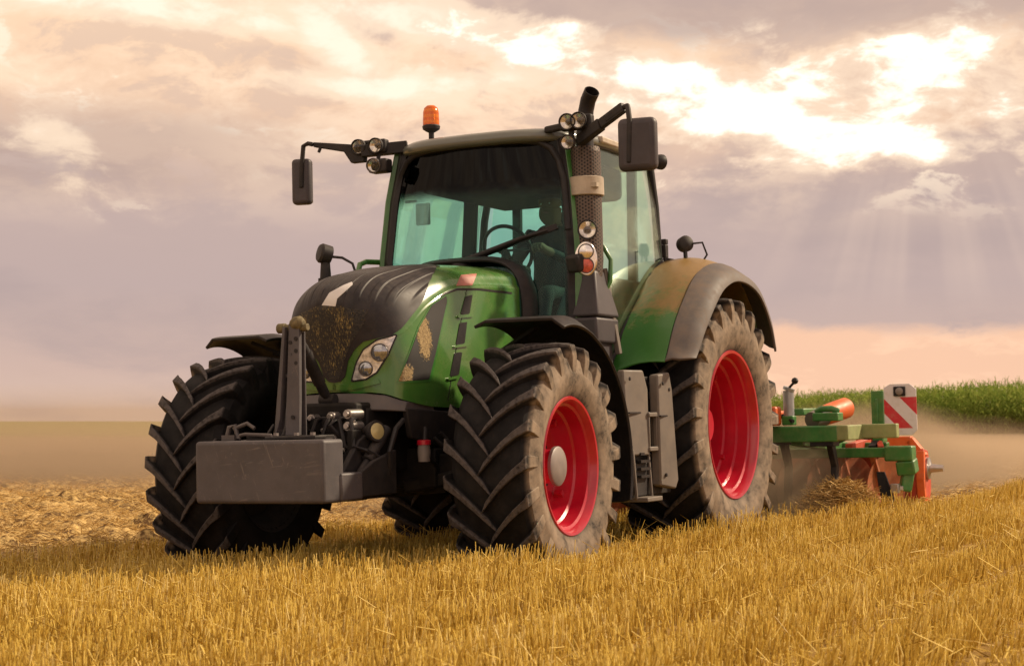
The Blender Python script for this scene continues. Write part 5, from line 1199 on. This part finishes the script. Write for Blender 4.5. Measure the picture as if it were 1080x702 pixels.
# broken and bent pieces among the stubble
N2 = 28000; bx, by, bd = sample(N2, 4.2, 26, -.44, .62, 1.15); k2 = tilled(bx, by) < .5; bx, by = bx[k2], by[k2]; n2_ = len(bx)
an = rng.uniform(0, 6.28, n2_); up = np.abs(rng.normal(0, .45, n2_)); dv = np.stack([np.cos(an), np.sin(an), up], 1); dv /= np.linalg.norm(dv, axis=1, keepdims=True)
V2, Q2 = stalks(np.stack([bx, by, gheight(bx, by) + rng.uniform(.0, .13, n2_) * (rng.uniform(0, 1, n2_) < .6) * .7], 1), dv, rng.uniform(.04, .16, n2_), rng.uniform(.0013, .003, n2_))
SO = bigmesh('stubble', np.concatenate([V1, V2]), np.concatenate([Q1, Q2 + len(V1)]), ST_M)
thing(SO, 'golden standing stubble left after harvest across the foreground', 'stubble', kind='stuff')
N3 = 120000; bx, by, bd = sample(N3, 9.5, 42, -.42, .42, 1.0); k2 = tilled(bx, by) > .5; bx, by = bx[k2], by[k2]; n3_ = len(bx)
an = rng.uniform(0, 6.28, n3_); up = rng.normal(.15, .28, n3_); dv = np.stack([np.cos(an), np.sin(an), up], 1); dv /= np.linalg.norm(dv, axis=1, keepdims=True)
V3, Q3 = stalks(np.stack([bx, by, gheight(bx, by) + rng.uniform(.0, .035, n3_)], 1), dv, rng.uniform(.03, .14, n3_), rng.uniform(.0016, .004, n3_))
LO = bigmesh('chopped_straw', V3, Q3, LT_M)
thing(LO, 'chopped straw lying over the worked soil beside the tractor', 'straw', kind='stuff')

# heap of straw thrown up in front of the cultivator
hv = []; nn_ = 34
for i in range(nn_):
    row_ = []
    for j in range(nn_):
        u, v = i / (nn_ - 1) * 2 - 1, j / (nn_ - 1) * 2 - 1; r_ = math.hypot(u, v); h_ = max(0, 1 - r_ ** 1.6)
        x_, y_ = -4.55 + u * .42, 1.62 + v * .50
        row_.append((x_, y_, +.14 + h_ * .34 * (.75 + .5 * float(fbm(np.array(x_ * 6.), np.array(y_ * 6.), 4, 7)))))
    hv.append(row_)
HP = MB().sheet(hv).build('straw_heap', ground_mat(), None); HP.data.materials[0].name = 'heap_soil'
hx_ = rng.normal(-4.50, .17, 2600); hy_ = rng.normal(1.62, .20, 2600); rr2 = np.hypot((hx_ + 4.55) / .42, (hy_ - 1.62) / .50); kk = rr2 < 1.05; hx_, hy_, rr2 = hx_[kk], hy_[kk], rr2[kk]
hz_ = .16 + .32 * np.clip(1 - rr2 ** 1.6, 0, 1) + rng.uniform(0, .05, len(hx_)); an = rng.uniform(0, 6.28, len(hx_)); dv = np.stack([np.cos(an), np.sin(an), rng.normal(.1, .4, len(hx_))], 1); dv /= np.linalg.norm(dv, axis=1, keepdims=True)
V4, Q4 = stalks(np.stack([hx_, hy_, hz_], 1), dv, rng.uniform(.03, .12, len(hx_)), rng.uniform(.0018, .0034, len(hx_)))
ho_ = bigmesh('loose_straw', V4, Q4, LT_M); ho_.parent = HP; ho_['kind'] = 'stuff'
thing(HP, 'low heap of loose straw and soil pushed up beside the cultivator', 'straw heap')

# ---------------------------------------------------------------- tall maize crop on the right
def maize_mat():
    mt = bpy.data.materials.new('maize_leaf'); mt.use_nodes = True; t = NT(mt.node_tree); t.n.clear()
    o = t.new('ShaderNodeOutputMaterial'); g = t.new('ShaderNodeNewGeometry'); ri = E(t, g.outputs['Random Per Island']); pos = E(t, g.outputs['Position']); z_ = t.sep(pos)[2]
    n = t.noise(pos, .35, 3, .6)
    c_ = t.ramp(ri * .6 + n * .4, [(.1, (.085, .14, .025)), (.4, (.18, .255, .045)), (.7, (.30, .36, .08)), (1.0, (.46, .46, .15))])
    dry = t.ss(z_ + (ri - .5) * .9 + (n - .5) * .8, 1.45, .45)
    c_ = t.mix(dry * .8, c_, t.ramp(ri, [(0., (.16, .10, .04)), (1., (.33, .24, .11))]))
    df = t.new('ShaderNodeBsdfDiffuse'); tl_ = t.new('ShaderNodeBsdfTranslucent'); t.put(df.inputs[0], c_); t.put(tl_.inputs[0], c_)
    m1 = t.new('ShaderNodeMixShader'); m1.inputs[0].default_value = .35; t.l.new(df.outputs[0], m1.inputs[1]); t.l.new(tl_.outputs[0], m1.inputs[2]); t.l.new(m1.outputs[0], o.inputs[0]); return mt
edir = FH - .129 * W_R; edir /= np.linalg.norm(edir); enr = W_R * 1.0
P0 = np.array([CAM[0], CAM[1], 0]) + FH * 77 + W_R * 23.6
mv = []; mq = []; off = 0
rows_ = 9
for r_ in range(rows_):
    s_ = -30.0
    while s_ < 260:
        dn = 77 + s_; s_ += rng.uniform(.13, .30) * (1 if dn < 120 else 1.9)
        p = P0 + edir * s_ + enr * (r_ * .72 + rng.normal(0, .08)); H_ = rng.normal(2.80, .16) + .25 * (float(fbm(np.array(p[0] * .15), np.array(p[1] * .15), 3, 3)) - .5)
        nl_ = 11 if dn < 110 else 8
        a0_ = rng.uniform(0, 6.28)
        # stem and tassel as thin upright blades
        for a_ in (a0_, a0_ + 1.57):
            w_ = np.array([math.cos(a_), math.sin(a_), 0]) * .014; mv += [p - w_, p + w_, p + w_ * .5 + [0, 0, H_ * .97], p - w_ * .5 + [0, 0, H_ * .97]]; mq.append((off, off + 1, off + 2, off + 3)); off += 4
        for k in range(3):
            a_ = rng.uniform(0, 6.28); tip = np.array([math.cos(a_) * .12, math.sin(a_) * .12, .20]); q0 = p + [0, 0, H_ * .95]; w_ = np.array([-math.sin(a_), math.cos(a_), 0]) * .012
            mv += [q0 - w_, q0 + w_, q0 + tip + w_ * .5, q0 + tip - w_ * .5]; mq.append((off, off + 1, off + 2, off + 3)); off += 4
        for k in range(nl_):
            a_ = a0_ + k * 2.6 + rng.normal(0, .35); z_ = H_ * (.10 + .84 * k / nl_); L_ = rng.uniform(.5, .85) * (1 - .35 * abs(k / nl_ - .5)); ca, sa = math.cos(a_), math.sin(a_); out = np.array([ca, sa, 0]); wv = np.array([-sa, ca, 0])
            up_ = rng.uniform(.25, .55); pts_ = [(0, 0, .02), (.35, up_ * .75, .045), (.70, up_ * .8, .04), (1.0, up_ * .25, .004)]
            for (f_, h_, hw_) in pts_:
                c0_ = p + out * (L_ * f_) + np.array([0, 0, z_ + h_ * L_]); mv += [c0_ - wv * hw_, c0_ + wv * hw_]
            for q in range(3): mq.append((off + 2 * q, off + 2 * q + 1, off + 2 * q + 3, off + 2 * q + 2))
            off += 8
MZ = bigmesh('maize_crop', np.array(mv), np.array(mq), maize_mat())
thing(MZ, 'tall green maize standing along the far side of the harvested field', 'maize', kind='stuff')

# ---------------------------------------------------------------- dust hanging over the worked field
def dust_mat(name, dens, col=(.92, .69, .46), noise=None):
    mt = bpy.data.materials.new(name); mt.use_nodes = True; t = NT(mt.node_tree); t.n.clear(); o = t.new('ShaderNodeOutputMaterial')
    v = t.new('ShaderNodeVolumePrincipled'); v.inputs['Color'].default_value = (*col, 1); v.inputs['Anisotropy'].default_value = .58
    if noise is None: v.inputs['Density'].default_value = dens
    else:
        oc = E(t, t.new('ShaderNodeTexCoord').outputs['Object']); r2 = t.vmath('LENGTH', oc)
        n = t.noise(oc, noise, 4, .6); f = t.ss(r2 + (n - .5) * 1.0, 1.0, .15)
        t.put(v.inputs['Density'], f * dens)
    t.l.new(v.outputs[0], o.inputs['Volume']); return mt
def prism_xy(name, poly, z0, z1, mat):
    c_ = MB(); c_.prism([(x_, y_, z0) for x_, y_ in poly], (0, 0, z1 - z0)); return c_.build(name, mat, None, smooth=False)
def gp(d_, px): return tuple((CAM[:2] + d_ * (FH[:2] + (px - 540) / FPX * W_R[:2])).tolist())
DB = prism_xy('dust_layer', [(-7.2, -5.0), (-8.0, -1.5), gp(60, 560), gp(72, 560), gp(75, -500), gp(26, -600), gp(21.5, 0)], -.3, 1.5, dust_mat('dust_air', .017))
thing(DB, 'brown dust hanging low over the worked field behind the tractor', 'dust', kind='stuff')
DB = prism_xy('dust_layer', [(-8.1, -1.5), (-7.4, 1.4), gp(20.5, 1000), gp(56, 1400), gp(62, 1100), gp(68, 800), gp(69, 570), gp(58, 570)], -.3, .56, dust_mat('dust_low', .075))
thing(DB, 'brown dust hanging over the field between the cultivator and the maize', 'dust', kind='stuff')
DB = prism_xy('dust_layer', [(-8.5, -5.2), (-8.6, -1.6), gp(59, 540), gp(60, 200), gp(60, -500), gp(24, -600), gp(20, 0)], -.25, .52, dust_mat('dust_ground', .11))
thing(DB, 'dust hugging the worked soil left bare behind the tractor wheels', 'dust', kind='stuff')
L1_, L2_ = gp(27, 90), gp(19.5, 1015)
PUFFS = [(-4.75, .95, .25, 1.3, .95, 1.0 - .25, 1.9, 'dust thrown up between the tractor wheel and the cultivator'),
         (-8.2, .8, .35, 2.4, 1.7, .95, 1.5, 'dust cloud trailing behind the cultivator and its warning board'),
         (-6.5, -2.2, .3, 3.2, 1.6, .8, 1.1, 'dust drifting behind the tractor seen under its belly'),
         (L1_[0], L1_[1], .2, 6.5, 5.5, .85, .30, 'broad dust cloud over the worked soil beside the ballast block'),
         (L2_[0], L2_[1], .25, 2.2, 1.8, .85, .9, 'pale dust cloud between the cultivator end plate and the maize')]
for (cx, cy, cz, sx_, sy_, sz_, dn, lab_) in PUFFS:
    me = bpy.data.meshes.new('dust_cloud'); bm = bmesh.new(); bmesh.ops.create_icosphere(bm, subdivisions=3, radius=1.0); bm.to_mesh(me); bm.free(); me.materials.append(dust_mat('dust_puff', dn, noise=1.9))
    o = bpy.data.objects.new('dust_cloud', me); COL.objects.link(o); o.location = (cx, cy, cz); o.scale = (sx_, sy_, sz_)
    thing(o, lab_, 'dust', kind='stuff')
